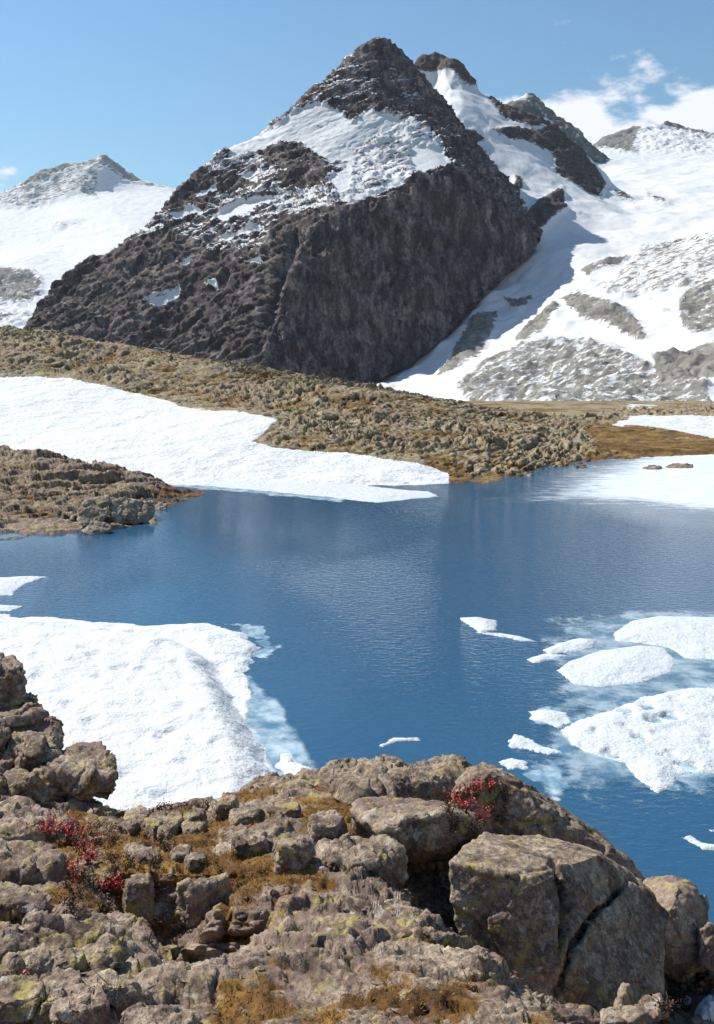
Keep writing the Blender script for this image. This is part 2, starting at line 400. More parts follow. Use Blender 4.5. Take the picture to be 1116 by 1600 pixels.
back = [w(420, 1700, 60), w(150, 1800, 150), w(0, 1900, 100), w(-350, 1800, -90), w(-480, 1450, -90), w(-420, 1250, -60), w(330, 1480, 130), w(270, 1330, 170), w(120, 1620, 280), w(-120, 1560, 230)]
snow_main = [
 ([(400, 209), (440, 190), (468, 168), (500, 160), (530, 172), (552, 190), (575, 168), (600, 176), (640, 192), (600, 215), (560, 235), (548, 300), (530, 312), (510, 280), (540, 255), (500, 252), (475, 232), (440, 228), (415, 240), (380, 246), (352, 240), (352, 232)], .68),
 ([(560, 180), (600, 175), (640, 190), (690, 222), (706, 262), (660, 274), (600, 306), (545, 322), (520, 310), (545, 250)], .60),
 ([(640, 228), (690, 232), (705, 262), (660, 275), (640, 262)], 1.0),
 ([(470, 215), (510, 205), (560, 200), (560, 262), (520, 270)], .60),
 ([(545, 85), (575, 95), (600, 150), (560, 165), (480, 160), (500, 130)], .40),
 ([(600, 100), (640, 120), (668, 160), (640, 165), (610, 130)], .38),
 ([(330, 342), (375, 318), (412, 310), (445, 308), (400, 330), (355, 350)], 1.1), ([(345, 374), (385, 358), (414, 348), (404, 362), (362, 380)], 1.1),
 ([(228, 480), (255, 462), (284, 450), (282, 466), (250, 482)], 1.), ([(305, 302), (342, 288), (340, 300), (312, 308)], 1.1),
 ([(386, 414), (418, 403), (414, 417)], 1.1), ([(282, 418), (308, 406), (302, 420)], 1.1), ([(265, 338), (300, 322), (318, 330), (280, 345)], 1.0),
 ([(322, 448), (342, 436), (340, 450)], 1.1), ([(365, 275), (420, 262), (450, 275), (400, 292)], .6), ([(330, 240), (400, 232), (420, 262), (350, 275), (320, 270)], .50),
 ([(440, 300), (500, 290), (540, 300), (530, 320), (480, 335), (430, 345)], .50), ([(220, 352), (260, 330), (300, 345), (250, 372), (200, 378)], .42),
 ([(340, 300), (440, 285), (450, 330), (420, 395), (330, 400), (280, 370)], .42)]
def smooth_cliff(ux, uy):
    return sstep(-6, 10, in_poly(ux, uy, [(395, 640), (412, 520), (440, 440), (468, 374), (500, 347), (540, 327), (600, 314), (650, 286), (700, 270), (740, 285), (775, 318), (836, 374), (832, 395), (742, 465), (640, 570), (570, 640)]))
def d_main(V, N, ux, uy, sv):
    cl = smooth_cliff(ux, uy)
    th = math.radians(28); a = V[:, 0] * math.cos(th) + V[:, 2] * math.sin(th)
    led = np.stack([V[:, 0] * .35, V[:, 1] * .5, V[:, 2] - .45 * V[:, 0]], 1)
    wp = np.stack([fbm(V / 30., 2), fbm(V / 30. + 5, 2), fbm(V / 30. + 9, 2)], 1) * .45
    wq = np.stack([V[:, 0] * .5 / 14, V[:, 1] / 14, (V[:, 2] - .45 * V[:, 0]) / 7], 1) + wp
    a1, a2, ac = worley(wq); b1, b2, bc = worley(wq * 2.6 + 3)
    rough = fbm(V / 95., 3) * 10 + fbm(V / 34., 5, .62, 'ridge') * 4.5 + fbm(led / 22., 4, .62, 'ridge') * 4 + fbm(V / 8., 4, .68) * 3.2 + (ac - .5) * 5 * sstep(.0, .12, a2 - a1) + (bc - .5) * 2.6
    lt = (-.42 * V[:, 0] + .35 * V[:, 1] + .85 * V[:, 2] + fbm(V / 60., 3) * 34)
    rough = rough + sstep(120, 240, uy) * (saw(lt / 31. + .5 * fbm(V / 22., 3), .16) - .5) * (2.5 + 7 * fbm(V / 70. + 3, 2)) + (.35 + .65 * sstep(120, 240, uy)) * (saw(lt / 11.3 + fbm(V / 25., 2), .2) - .5) * (2.6 + 3 * fbm(V / 40. + 8, 2))
    vert = np.stack([V[:, 0], V[:, 1], V[:, 2] * .22], 1)
    cq = np.stack([V[:, 0] / 13, V[:, 1] / 13, V[:, 2] / 75], 1) + wp * .6
    c1, c2, cc = worley(cq); e1_, e2_, ec = worley(cq * 2.7 + 4)
    vert2 = np.stack([V[:, 0], V[:, 1], V[:, 2] * .10 + V[:, 0] * .05], 1)
    cliff = (cc - .5) * 3.5 + (ec - .5) * 2.0 + fbm(V / 80., 3) * 13 + fbm(vert / 38., 4, .6, 'ridge') * 9 + fbm(vert2 / 11., 4, .6, 'ridge') * 4.2 + fbm(vert / 9., 4, .65) * 3.4 + fbm(V / 18., 4, .6) * 4
    sm = 1 - .93 * sstep(.5, .74, sv)
    d = (rough * sm) * (1 - cl) + cliff * cl
    chim = np.exp(-(((ux - (462 - (uy - 370) * .33)) / 9.) ** 2)) * sstep(360, 380, uy) * sstep(540, 480, uy)     # gully along the arete
    d -= 16 * chim
    return V + N * d[:, None]
def s_main(V, N, ux, uy):
    s = polys_max(ux, uy, snow_main, 9.)
    s = s - .9 * smooth_cliff(ux, uy)
    return np.clip(s + .0, 0, 1)
lipL = [(*(np.array(P(*c)) + np.array((-6, 45, -85))), 0) for c in skyL[5:]]
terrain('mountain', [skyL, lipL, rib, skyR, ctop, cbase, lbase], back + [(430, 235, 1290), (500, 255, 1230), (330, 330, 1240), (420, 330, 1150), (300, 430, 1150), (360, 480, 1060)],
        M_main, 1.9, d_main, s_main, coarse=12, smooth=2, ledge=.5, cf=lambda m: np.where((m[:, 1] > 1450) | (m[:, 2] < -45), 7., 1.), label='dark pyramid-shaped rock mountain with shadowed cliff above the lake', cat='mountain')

# glacier slope with the second peak
rows = [
 [(640, 108, 2000), (660, 76, 1960), (690, 70, 1950), (718, 85, 1940), (752, 132, 1900), (790, 153, 1870), (850, 186, 1830), (900, 225, 1790), (938, 290, 1690), (960, 318, 1600)],
 [(938, 246, 2700), (1000, 250, 2700), (1060, 245, 2650), (1116, 236, 2600), (1300, 222, 2500)],
 [(985, 310, 1800), (1040, 318, 1750), (1116, 308, 1700), (1300, 290, 1600)],
 [(836, 380, 1225), (880, 345, 1330), (930, 345, 1360), (1000, 346, 1340), (1116, 340, 1290), (1300, 320, 1250)],
 [(800, 428, 1185), (870, 440, 1110), (950, 420, 1070), (1040, 400, 1040), (1116, 372, 1020), (1300, 340, 1000)],
 [(700, 525, 1085), (800, 528, 960), (900, 500, 880), (1000, 478, 840), (1116, 452, 800), (1300, 420, 780)],
 [(570, 610, 1015), (690, 612, 800), (760, 600, 740), (850, 590, 680), (950, 575, 640), (1050, 560, 600), (1116, 550, 580), (1300, 530, 560)],
 [(560, 680, 700), (650, 668, 600), (760, 660, 500), (850, 668, 420), (950, 664, 380), (1116, 655, 340), (1300, 650, 330)]]
spts = [(705, 190, 1560), (720, 260, 1440), (760, 230, 1560), (800, 330, 1270), (790, 290, 1370), (850, 260, 1600), (900, 300, 1520), (640, 570, 1045), (742, 462, 1132),
        w(0, 1500, 60), w(-50, 1150, -20), w(100, 1900, 250), w(300, 2300, 420), w(500, 3200, 500), w(1500, 3200, 560), w(100, 2400, 300), (780, 180, 1760), (700, 130, 1830)]
rock_slope = [
 ([(640, 95), (660, 72), (690, 66), (715, 80), (740, 108), (756, 136), (728, 130), (702, 108), (672, 112), (648, 108)], 1),
 ([(742, 126), (790, 148), (850, 180), (905, 225), (945, 290), (938, 304), (902, 287), (870, 262), (858, 240), (828, 226), (795, 218), (766, 205), (800, 200), (842, 206), (860, 200), (830, 200), (785, 176)], 1),
 ([(866, 262), (915, 262), (942, 302), (905, 292), (880, 276)], 1), ([(718, 202), (740, 204), (756, 220), (735, 224)], 1), ([(804, 273), (819, 279), (816, 301), (802, 299)], .8),
 ([(818, 335), (850, 308), (877, 298), (884, 330), (857, 346), (846, 358), (825, 356)], 1), ([(950, 292), (975, 303), (994, 320), (965, 310)], .75), ([(1008, 298), (1048, 321), (1020, 319)], .75),
 ([(900, 425), (950, 402), (992, 398), (962, 418), (918, 436)], .7), ([(865, 468), (905, 458), (980, 478), (1008, 508), (1014, 532), (960, 517), (905, 502)], .60),
 ([(810, 520), (868, 470), (884, 488), (850, 525), (790, 560)], .66),
 ([(710, 612), (760, 572), (820, 540), (900, 522), (968, 538), (1000, 560), (1060, 590), (1116, 596), (1116, 670), (800, 672), (735, 640)], .52),
 ([(1055, 470), (1116, 436), (1160, 430), (1160, 530), (1080, 545), (1058, 510)], .55), ([(1015, 556), (1160, 545), (1160, 620), (1030, 605)], .7),
 ([(1025, 402), (1070, 382), (1160, 350), (1160, 376), (1060, 402)], .52), ([(1000, 380), (1160, 350), (1160, 440), (1000, 470), (920, 480)], .46),
 ([(676, 596), (700, 558), (738, 500), (784, 482), (775, 520), (742, 562), (702, 594)], .72), ([(788, 464), (832, 464), (816, 482), (800, 480)], 1)]
def s_slope(V, N, ux, uy):
    return np.clip(.98 - polys_max(ux, uy, rock_slope, 18.) * .98, 0, 1)
def d_slope(V, N, ux, uy, sv):
    led = np.stack([V[:, 0] * .5 + V[:, 1] * .2, V[:, 1] * .5, V[:, 2] * 1.0], 1)
    near = sstep(400, 520, uy)
    rk = 1 - sstep(.2, .9, sv)
    d = -3.5 * rk + fbm(V / 160., 3) * 14 + rk * (fbm(V / 40., 4, .6, 'ridge') * 10 + fbm(led / 14., 4, .6, 'ridge') * 5 + fbm(V / 6., 2) * 1.3) + (1 - rk) * fbm(V / 30., 4) * 3.0
    d += sstep(380, 450, uy) * (fbm(V / 55., 3, .5, 'billow') * 7)
    return V + N * d[:, None]
terrain('glacier_slope', rows, spts, M_slope, 2.6, d_slope, s_slope, coarse=16, smooth=3, label='bright glacier slope and pale granite slabs right of the pyramid mountain', cat='glacier')

# far peaks
def d_far(a, b):
    def f(V, N, ux, uy, sv):
        d = fbm(V / a, 3) * b + fbm(V / (a / 3.2), 5, .6, 'ridge') * b * .75
        return V + N * (d * (1 - .7 * sstep(.6, .95, sv)))[:, None]
    return f
def s_polys(polys, base=0.):
    return lambda V, N, ux, uy: np.clip(base + polys_max(ux, uy, polys, 14.), 0, 1)
terrain('distant_peak', [[(785, 168, 2760), (800, 150, 2780), (825, 136, 2800), (850, 163, 2790), (880, 184, 2770), (910, 206, 2740), (935, 236, 2700), (950, 252, 2660)],
                         [(800, 185, 2650), (830, 215, 2560), (870, 250, 2480), (950, 262, 2560)]],
        [w(300, 2400, 380), w(800, 2500, 380), w(450, 3400, 500), w(1000, 3300, 400), w(720, 3150, 560)], M_far, 2.1, d_far(120., 20.),
        s_polys([([(800, 150), (825, 138), (832, 158), (815, 160)], .62), ([(840, 160), (870, 195), (860, 215), (845, 190)], .55)], .12),
        label='narrow bluish rock peak behind the ridge of the second summit', cat='mountain')
terrain('distant_peak', [[(925, 222, 6400), (945, 214, 6400), (968, 212, 6400), (982, 203, 6420), (992, 206, 6420), (1006, 193, 6480), (1014, 198, 6480), (1026, 188, 6500), (1038, 199, 6450), (1052, 194, 6450), (1068, 206, 6400), (1080, 201, 6400), (1098, 216, 6400), (1116, 208, 6400), (1135, 216, 6400), (1230, 235, 6400)],
                         [(920, 262, 5280), (1000, 262, 5280), (1116, 250, 5280), (1250, 250, 5280)]],
        [w(1440, 8000, 960), w(4160, 8000, 960), w(2400, 8000, 1120)], M_far, 2.1, d_far(230., 34.),
        s_polys([([(1000, 196), (1030, 192), (1116, 215), (1300, 240), (1300, 270), (1040, 260), (985, 235)], .46), ([(900, 238), (1300, 238), (1300, 300), (900, 300)], 1.)], .2),
        label='snow-streaked far peak at the right edge under clouds', cat='mountain')
terrain('distant_peak', [[(-160, 330, 8320), (-60, 312, 8320), (0, 300, 8320), (45, 284, 8320), (75, 274, 8320), (100, 261, 8400), (130, 246, 8480), (152, 236, 8480), (176, 250, 8480), (206, 272, 8480), (235, 284, 8480), (300, 298, 8320), (420, 330, 8000)],
                         [(-160, 345, 7840), (0, 326, 7920), (70, 322, 7920), (120, 305, 7968), (150, 262, 8320)],
                         [(-160, 400, 6240), (0, 395, 6240), (100, 380, 6400), (220, 360, 6400), (420, 380, 6400)],
                         [(-160, 430, 5120), (0, 418, 5120), (62, 428, 4960), (110, 425, 5120), (300, 430, 4960)],
                         [(-160, 520, 4000), (0, 505, 4000), (60, 490, 4080), (110, 500, 4000), (300, 500, 4000)],
                         [(-200, 640, 2400), (0, 640, 2400), (110, 640, 2400), (300, 640, 2400)]],
        [w(-4000, 10400, 960), w(-1920, 10400, 1280), w(-480, 10400, 960)], M_far, 2.8, d_far(250., 42.),
        s_polys([([(-200, 340), (0, 330), (100, 325), (140, 300), (160, 262), (200, 280), (450, 310), (450, 700), (-200, 700)], 1.0)], .40)
        if False else (lambda V, N, ux, uy: np.clip(polys_max(ux, uy, [([(-200, 334), (0, 322), (60, 322), (105, 308), (118, 298), (150, 306), (152, 268), (168, 262), (200, 282), (225, 286), (450, 300), (450, 700), (-200, 700)], 1.0), ([(-200, 300), (60, 280), (152, 236), (230, 300), (60, 330), (-200, 340)], .52)], 14.)
            - polys_max(ux, uy, [([(-200, 425), (20, 420), (50, 424), (66, 440), (68, 462), (40, 480), (-200, 500)], .62), ([(-200, 500), (40, 488), (60, 505), (-200, 540)], .5), ([(70, 350), (130, 345), (120, 360), (80, 358)], .45)], 14.), 0, 1)),
        label='small snowy far peak at the left edge of the sky', cat='mountain')

# ------------------------------------------------------------------ lake
def quad(name, x0, x1, y0, y1, z, mat, **k):
    V = [(x0, y0, z), (x1, y0, z), (x1, y1, z), (x0, y1, z)]; return mesh(name, V, [(0, 1, 2), (0, 2, 3)], mat, base=(0, 0, 0), **k)
quad('lake', -300, 300, 8, 142, 0, M_water, label='blue rippled mountain lake with floating ice', cat='lake', kind='structure')

# ------------------------------------------------------------------ far shore: hill, snow field
top = [(-200, 515, 215), (-60, 513, 212), (0, 513, 210), (60, 512, 208), (110, 520, 202), (180, 535, 196), (250, 548, 190), (330, 565, 182), (395, 588, 176), (430, 598, 173), (500, 599, 171), (570, 607, 168),
       (650, 621, 165), (720, 639, 161), (800, 659, 157), (850, 668, 154), (905, 674, 151)]
contact = [(-200, 588, 176), (0, 590, 170), (100, 591, 168), (150, 601, 164), (240, 621, 154), (300, 640, 142), (380, 645, 132), (432, 656, 124)]
tip = [(432, 656, 124), (415, 675, 117), (392, 690, 112), (430, 699, 110), (550, 709, 107), (640, 722, 102), (690, 742, 98)]
shore = [(690, 742, 98.), (720, 753, 93.), (770, 754, 92.5), (830, 745, 97.), (880, 735, 102.5), (950, 716, 115), (1000, 711, 119), (1050, 707, 122), (1116, 709, 121), (1300, 712, 119)]
snow_lo = [(-200, 700, 112), (0, 702, 110), (100, 722, 101), (200, 742, 95), (240, 757, 91), (420, 764, 88.5), (540, 762, 89), (640, 752, 93), (690, 742, 98)]
deep = [w(-60, 70, -2.5), w(-30, 70, -2.5), w(0, 74, -2.5), w(20, 78, -2.5), w(40, 85, -2.5), w(70, 95, -2.5), w(-20, 72, -2.5)]
behind = [w(-130, 330, -14), w(-40, 330, -16), w(40, 300, -12), w(120, 330, -6)]
right = [(925, 690, 138), (960, 668, 160), (1116, 672, 158), (1300, 672, 158), (960, 655, 178), (1116, 656, 176), (1300, 650, 176), (1000, 641, 206), (1116, 632, 215), (1300, 630, 220), (880, 655, 190),
         (880, 690, 128), (780, 705, 118), (680, 690, 122), (560, 660, 138), (480, 640, 148), (300, 600, 168), (150, 565, 188), (820, 720, 108)]
sn_poly = [(-300, 586), (0, 588), (100, 590), (150, 600), (240, 620), (300, 640), (380, 644), (433, 656), (415, 676), (390, 690), (430, 700), (550, 710), (650, 722), (700, 740), (705, 800), (-300, 830)]
V, T = tin([top, contact, tip, shore, snow_lo], deep + behind + right)
V, T = refine(V, T, 12); V = relax(V, T, 2); V, T = refine(V, T, 2.1, floor=.25, cf=lambda m: np.where((m[:, 1] > 245) | (m[:, 2] < -.6), 8., 1.) * np.where(in_poly(*topx(m), sn_poly) > 12, 2.2, 1.))
N = normals(V, T); ux, uy = topx(V)
jit = fbm(V / 5., 4) * 10
sn_right = [(955, 668), (985, 655), (1060, 652), (1300, 655), (1300, 695), (1116, 690), (1060, 678), (1000, 668)]
snv = np.maximum(in_poly(ux, uy, sn_poly), in_poly(ux, uy, sn_right)) + jit * .55
rk = sstep(3, -9, snv)
flat = sstep(905, 940, ux) * sstep(660, 672, uy)                         # flat meadow strip on the right
warp = fbm(V / 9., 3) * 5.5
t1 = (V[:, 1] * .42 - V[:, 0] * .91 + warp * 1.1 + V[:, 2] * .9) / 2.7
t2 = (V[:, 1] * .5 - V[:, 0] * .87 + fbm(V / 4., 3) * 1.6) / .95
f1, f2, cid = worley(np.stack([(V[:, 0] * .91 - V[:, 1] * .42) / 2.4, (V[:, 0] * .42 + V[:, 1] * .91) / 7.5, V[:, 2] / 3.], 1) + .35 * np.stack([fbm(V / 3., 2), fbm(V / 3. + 9, 2), fbm(V / 3. + 4, 2)], 1))
g1, g2, gid = worley(np.stack([V[:, 0] / 1.35, V[:, 1] / 1.9, V[:, 2] / 1.], 1))
d = (saw(t1, .18) - .5) * (.55 + 1.1 * fbm(V / 11. + 7, 2)) + (saw(t2, .2) - .5) * (.42 + .5 * fbm(V / 7. + 2, 2)) + fbm(V / 1.1, 4, .65, 'ridge') * .2 + (cid - .5) * .65 - .5 * np.exp(-((f2 - f1) / .08) ** 2) + (gid - .5) * .22 - .2 * np.exp(-((g2 - g1) / .10) ** 2) + fbm(V / 2.2, 5, .62) * .75 + fbm(V / 14., 3) * 1.1
rgh = sstep(-.25, .35, fbm(V / 16. + 2, 4, .6)); d = d * (.5 + .85 * rgh)
edge_dn = sstep(755, 735, uy)
amp = rk * (1 - .75 * flat) * (.35 + .65 * edge_dn)
fl = fbm(V / 18., 3) * .45 + fbm(V / 4., 4) * .22
V2 = V.copy(); V2[:, 2] += d * amp * .8 + fl * (1 - rk) + .4 * sstep(895, 930, ux) * sstep(716, 706, uy); V2[:, 1] -= d * amp * .45
V2[:, 2] = np.where(uy < 748, np.maximum(V2[:, 2], .05 * (1 - rk) - 2.6), V2[:, 2])
turf = np.clip(.50 - .25 * rgh - .34 * (d / .9) + .35 * fbm(V / 8., 4) + .35 * flat + .18 * sstep(690, 740, uy), 0, 1)
is_sn = (snv[T].mean(1) > 0)
mesh('hillside', V2, T[~is_sn], M_hill, {'turf': turf}, label='craggy far shore hill of rock ledges and brown turf', cat='hillside', kind='structure')
HILL = (V2, T[~is_sn])
mid = (V2[T].mean(1)[:, 0] < 25)
mesh('snow_field', V2, T[is_sn & mid], M_snowfield, label='smooth white snow field sloping to the far shore', cat='snow field', kind='structure')
mesh('snow_field', V2, T[is_sn & ~mid], M_snowfield, label='narrow snow strip behind the ochre meadow on the right shore', cat='snow field', kind='structure')

# ------------------------------------------------------------------ left promontory
ptop = [(-220, 698, 103), (-60, 699, 102), (0, 700, 101), (60, 705, 98), (110, 717, 95), (160, 728, 92), (205, 740, 89.5), (216, 756, 86.5), (262, 765, 86), (318, 770, 85.6)]
pwat = [(-220, 850, 60), (-60, 846, 62), (0, 842, 63.5), (60, 838, 64.7), (120, 834, 65.6), (180, 828, 67.2), (232, 818, 69.8), (246, 795, 76.5), (288, 783, 80.7), (322, 772, 84.9)]
V, T = tin([ptop, pwat], [w(-80, 55, -2.5), w(-40, 57, -2.5), w(-25, 58, -2.5), w(-17, 62, -2.2), w(-13, 70, -2), w(-10, 84, -2), w(-12, 92, -2), w(-22, 100, -2), w(-40, 110, -2), w(-80, 115, -2),
                          (30, 770, 82), (120, 775, 80), (190, 770, 82), (200, 800, 74.5), (100, 810, 71), (10, 815, 69.5)])
V, T = refine(V, T, 12); V = relax(V, T, 1); V, T = refine(V, T, 1.8, floor=.3)
ux, uy = topx(V)
t1 = (V[:, 1] * .96 - V[:, 0] * .22 + fbm(V / 6., 3) * 3.2) / 2.6
f1, f2, cid = worley(np.stack([V[:, 0] / 2.8, V[:, 1] / 2.6, V[:, 2] / 1.6], 1) + .3 * np.stack([fbm(V / 2., 2), fbm(V / 2. + 9, 2), fbm(V / 2. + 4, 2)], 1))
g1, g2, gid = worley(np.stack([V[:, 0] / 1.0, V[:, 1] / 1.2, V[:, 2] / .8], 1))
d = (saw(t1 + .6 * fbm(V / 3., 3), .1) - .5) * (.42 + .8 * fbm(V / 6. + 3, 2)) + (saw(t1 * 2.7 + 3 + fbm(V / 2.5, 2) * .9, .2) - .5) * .2 + (cid - .5) * .6 - .2 * np.exp(-((f2 - f1) / .07) ** 2) + (gid - .5) * .10 - .08 * np.exp(-((g2 - g1) / .10) ** 2) + fbm(V / 1.2, 5, .62) * .30 + fbm(V / 7., 2) * .35
up = sstep(-.3, .4, V[:, 2])
V2 = V.copy(); V2[:, 2] += d * (.25 + .75 * up) + .12 * up; V2[:, 1] -= d * .3
mesh('promontory', V2, T, M_prom, {'turf': np.clip(.36 - .45 * d + .4 * fbm(V / 6., 3) + .25 * sstep(235, 260, ux), 0, 1)}, label='low brown rock promontory reaching into the lake from the left', cat='promontory', kind='structure')

# ------------------------------------------------------------------ ice and snow on the lake
def sheet(name, poly, mat, thick, rim, z0=.0, px=2.2, jitter=.35, jscale=1.6, lump=.0, lscale=1., pits=0., thin=False, hole=None, **k):
    """ice sheet lying on the water: outline given on the photo, thickness grows from the edge inwards (metres)"""
    pl = [P(x, y, (H - z0) * F / (y - HZ)) for x, y in poly]
    out = np.array([(p[0], p[1]) for p in pl])
    cx = np.array(out); lo, hi = cx.min(0) - 1.5, cx.max(0) + 1.5
    V, T = refine([(lo[0], lo[1], z0), (hi[0], lo[1], z0), (hi[0], hi[1], z0), (lo[0], hi[1], z0)], [(0, 1, 2), (0, 2, 3)], px, floor=.42, maxit=20)
    s = in_poly(V[:, 0], V[:, 1], out)
    s = s + fbm(V / jscale, 5, .6) * jitter
    if pits:
        a, b, _ = worley(np.stack([V[:, 0] / lscale, V[:, 1] / lscale, V[:, 2] * 0 + .5], 1)); pit = sstep(.50, .10, a + .3 * fbm(V / lscale * 1.7, 3)) * sstep(-.3, .3, fbm(V / lscale * .6 + 4, 2))
    hgt = thick * (.25 + .75 * sstep(0, rim, s)) * sstep(-.02, .10 + .1 * rim, s)
    z = z0 + hgt + lump * fbm(V / lscale, 4, .55) * sstep(0, rim, s)
    if pits: z = z - pits * pit * sstep(0, rim, s)
    keep = (s[T].max(1) > -.02)
    if hole is not None: keep &= hole(V, s)[T].mean(1) < .5
    V2 = V.copy(); V2[:, 2] = np.where(s < .02, z0 - .12, np.maximum(z, z0 + .004))
    if thin: V2[:, 2] = z0 + .012
    return mesh(name, V2, T[keep], mat, {'edge': sstep(0, rim, s)}, **k)

# near snow bank on the left
bank = [(-140, 962), (0, 958), (40, 966), (90, 965), (150, 973), (230, 978), (285, 975), (330, 975), (380, 990), (405, 1012), (398, 1030), (385, 1055), (400, 1095), (420, 1135), (445, 1165), (470, 1190), (560, 1230), (500, 1420), (-140, 1420)]
inner = [(-140, 985), (60, 990), (200, 1000), (280, 1015), (330, 1040), (352, 1072), (375, 1110), (400, 1150), (418, 1185), (440, 1260), (440, 1420), (-140, 1420)]
pl = np.array([P(x, y, H * F / (y - HZ))[:2] for x, y in bank]); pin = np.array([P(x, y, H * F / (y - HZ))[:2] for x, y in inner])
lo, hi = pl.min(0) - 1, pl.max(0) + 1
V, T = refine([(lo[0], lo[1], 0), (hi[0], lo[1], 0), (hi[0], hi[1], 0), (lo[0], hi[1], 0)], [(0, 1, 2), (0, 2, 3)], 2.6, floor=.4, maxit=20)
s = in_poly(V[:, 0], V[:, 1], pl) + fbm(V / 1.5, 5, .6) * .45 + fbm(V * np.array((.5, 2.2, 1)), 3) * .2
si = in_poly(V[:, 0], V[:, 1], pin) + fbm(V / 2.2, 4) * .6
a, b, _ = worley(np.stack([V[:, 0] / 1.3, V[:, 1] / 1.6, V[:, 2] + .5], 1))
z = .16 * sstep(0, .5, s) + .20 * sstep(0.4, 2.0, s) - .22 * np.exp(-((si + .1) / .45) ** 2) + .40 * sstep(-.1, 1.4, si) + .08 * fbm(V / 1.1, 4) * sstep(0, 1, s) - .11 * sstep(.38, .1, a) * sstep(.5, 2, si) + .12 * fbm(V / 5., 2) * sstep(0, 2, s)
V2 = V.copy(); V2[:, 2] = np.where(s < .02, -.12, np.maximum(z, .01))
mesh('snow_bank', V2, T[s[T].max(1) > -.02], M_bank, label='broad white snow bank on the lake behind the near rocks', cat='snow bank', kind='structure')
sheet('thin_ice', [(380, 1040), (420, 1075), (455, 1100), (470, 1135), (490, 1165), (510, 1205), (500, 1240), (430, 1240), (370, 1130)], M_fringe, .1, .7, .004, thin=True, jitter=.35, jscale=1.2,
      label='submerged teal ice fringe along the edge of the near snow bank', cat='ice')
sheet('thin_ice', [(345, 975), (400, 972), (430, 990), (440, 1012), (415, 1035), (390, 1030), (395, 1000)], M_thin, .1, .5, .004, thin=True, jitter=.9, jscale=1.4,
      label='thin grey ice fringe at the tip of the near snow bank', cat='ice')
sheet('ice_floe', [(-120, 900), (0, 902), (40, 900), (85, 900), (40, 912), (18, 930), (-120, 938)], M_floe, .12, 1.2, 0, label='thin white ice tongue at the left edge under the promontory', cat='ice floe', group='ice floes')
sheet('ice_floe', [(-120, 945), (0, 944), (40, 946), (20, 956), (-120, 960)], M_floe, .1, .8, 0, label='narrow ice strip just behind the near snow bank, left edge', cat='ice floe', group='ice floes')
# far shore ice, then a white sheet imitating the snow slope's reflection
sheet('shore_ice', [(205, 738), (330, 735), (470, 728), (600, 722), (660, 738), (640, 748), (600, 754), (560, 757), (620, 764), (670, 768), (690, 776), (640, 780), (590, 786), (540, 780), (500, 776), (420, 768), (330, 760), (255, 752)],
      M_floe, .16, 2.5, 0, px=1.8, jitter=.7, jscale=3., label='white shore ice shelf along the foot of the far snow field', cat='ice shelf', kind='structure')
sheet('thin_ice', [(205, 745), (330, 750), (420, 758), (560, 772), (540, 788), (430, 778), (330, 768), (250, 762)], M_thin, .1, 2., .004, thin=True, jitter=1.2, jscale=3., label='thin wet ice film along the edge of the far shore ice shelf', cat='ice')
sheet('slush_or_sheen', [(770, 785), (830, 745), (900, 722), (950, 706), (1000, 700), (1060, 698), (1300, 698), (1300, 830), (1116, 818), (1040, 806), (960, 797), (880, 792)], M_snow_sheen, .1, 12., .004, thin=True, jitter=2.5, jscale=5.,  # painted sheen of the sunlit snow slope on the water
      label='pale sheet painting the snow reflection along the right far shore', cat='ice')
def lace(sc_, depth):
    def f(V, s):
        a, b, _ = worley(np.stack([V[:, 0] / sc_, V[:, 1] / (sc_ * 1.25), V[:, 2] * 0 + .5], 1)); return ((a < .36 + .12 * fbm(V / sc_, 2)) & (s < depth)).astype(float)
    return f
# floes on the right
G = dict(group='ice floes')
sheet('ice_floe', [(955, 990), (985, 970), (1030, 962), (1116, 964), (1250, 966), (1250, 1045), (1116, 1032), (1070, 1030), (1040, 1012), (1000, 1006), (960, 1003)], M_floe, .15, 1.6, jitter=.12, label='smooth white floe cut by the right edge, farthest of the big floes', cat='ice floe', **G)
sheet('ice_floe', [(868, 1048), (890, 1032), (940, 1015), (1000, 1008), (1040, 1012), (1058, 1030), (1050, 1052), (1000, 1068), (940, 1076), (895, 1070)], M_floe, .19, 2.0, jitter=.15, label='oval domed grey-white floe in the middle of the ice group', cat='ice floe', **G)
sheet('ice_floe', [(870, 1140), (905, 1128), (940, 1110), (1000, 1092), (1060, 1076), (1116, 1074), (1250, 1074), (1250, 1215), (1116, 1210), (1070, 1215), (1050, 1236), (1025, 1240), (1000, 1222), (975, 1196), (930, 1182), (890, 1165)],
      M_floe, .15, .8, jitter=.45, lump=.05, lscale=.95, pits=.3, label='large pitted lumpy white floe at the right edge', cat='ice floe', **G)
sheet('ice_floe', [(718, 966), (745, 964), (778, 970), (776, 986), (750, 990), (735, 980)], M_floe, .12, .5, jitter=.2, label='small pointed floe farthest left of the ice group', cat='ice floe', **G)
sheet('ice_floe', [(740, 988), (780, 989), (815, 994), (846, 1004), (815, 1002), (780, 995)], M_floe, .08, .3, jitter=.2, label='thin curved ice sliver trailing right of the small pointed floe', cat='ice floe', **G)
sheet('ice_floe', [(848, 1016), (870, 1004), (905, 998), (938, 1000), (930, 1012), (895, 1020), (860, 1024)], M_floe, .1, .5, jitter=.3, label='small ragged floe beyond the oval domed floe', cat='ice floe', **G)
sheet('ice_floe', [(822, 1030), (850, 1022), (900, 1022), (870, 1030), (835, 1036)], M_floe, .06, .3, jitter=.25, label='slushy ice streak in front of the small ragged floe', cat='ice floe', **G)
sheet('ice_floe', [(825, 1112), (850, 1106), (885, 1112), (900, 1128), (880, 1140), (855, 1132), (830, 1124)], M_floe, .07, .5, jitter=.35, jscale=.9, label='broken slush patch left of the large pitted floe', cat='ice floe', **G)
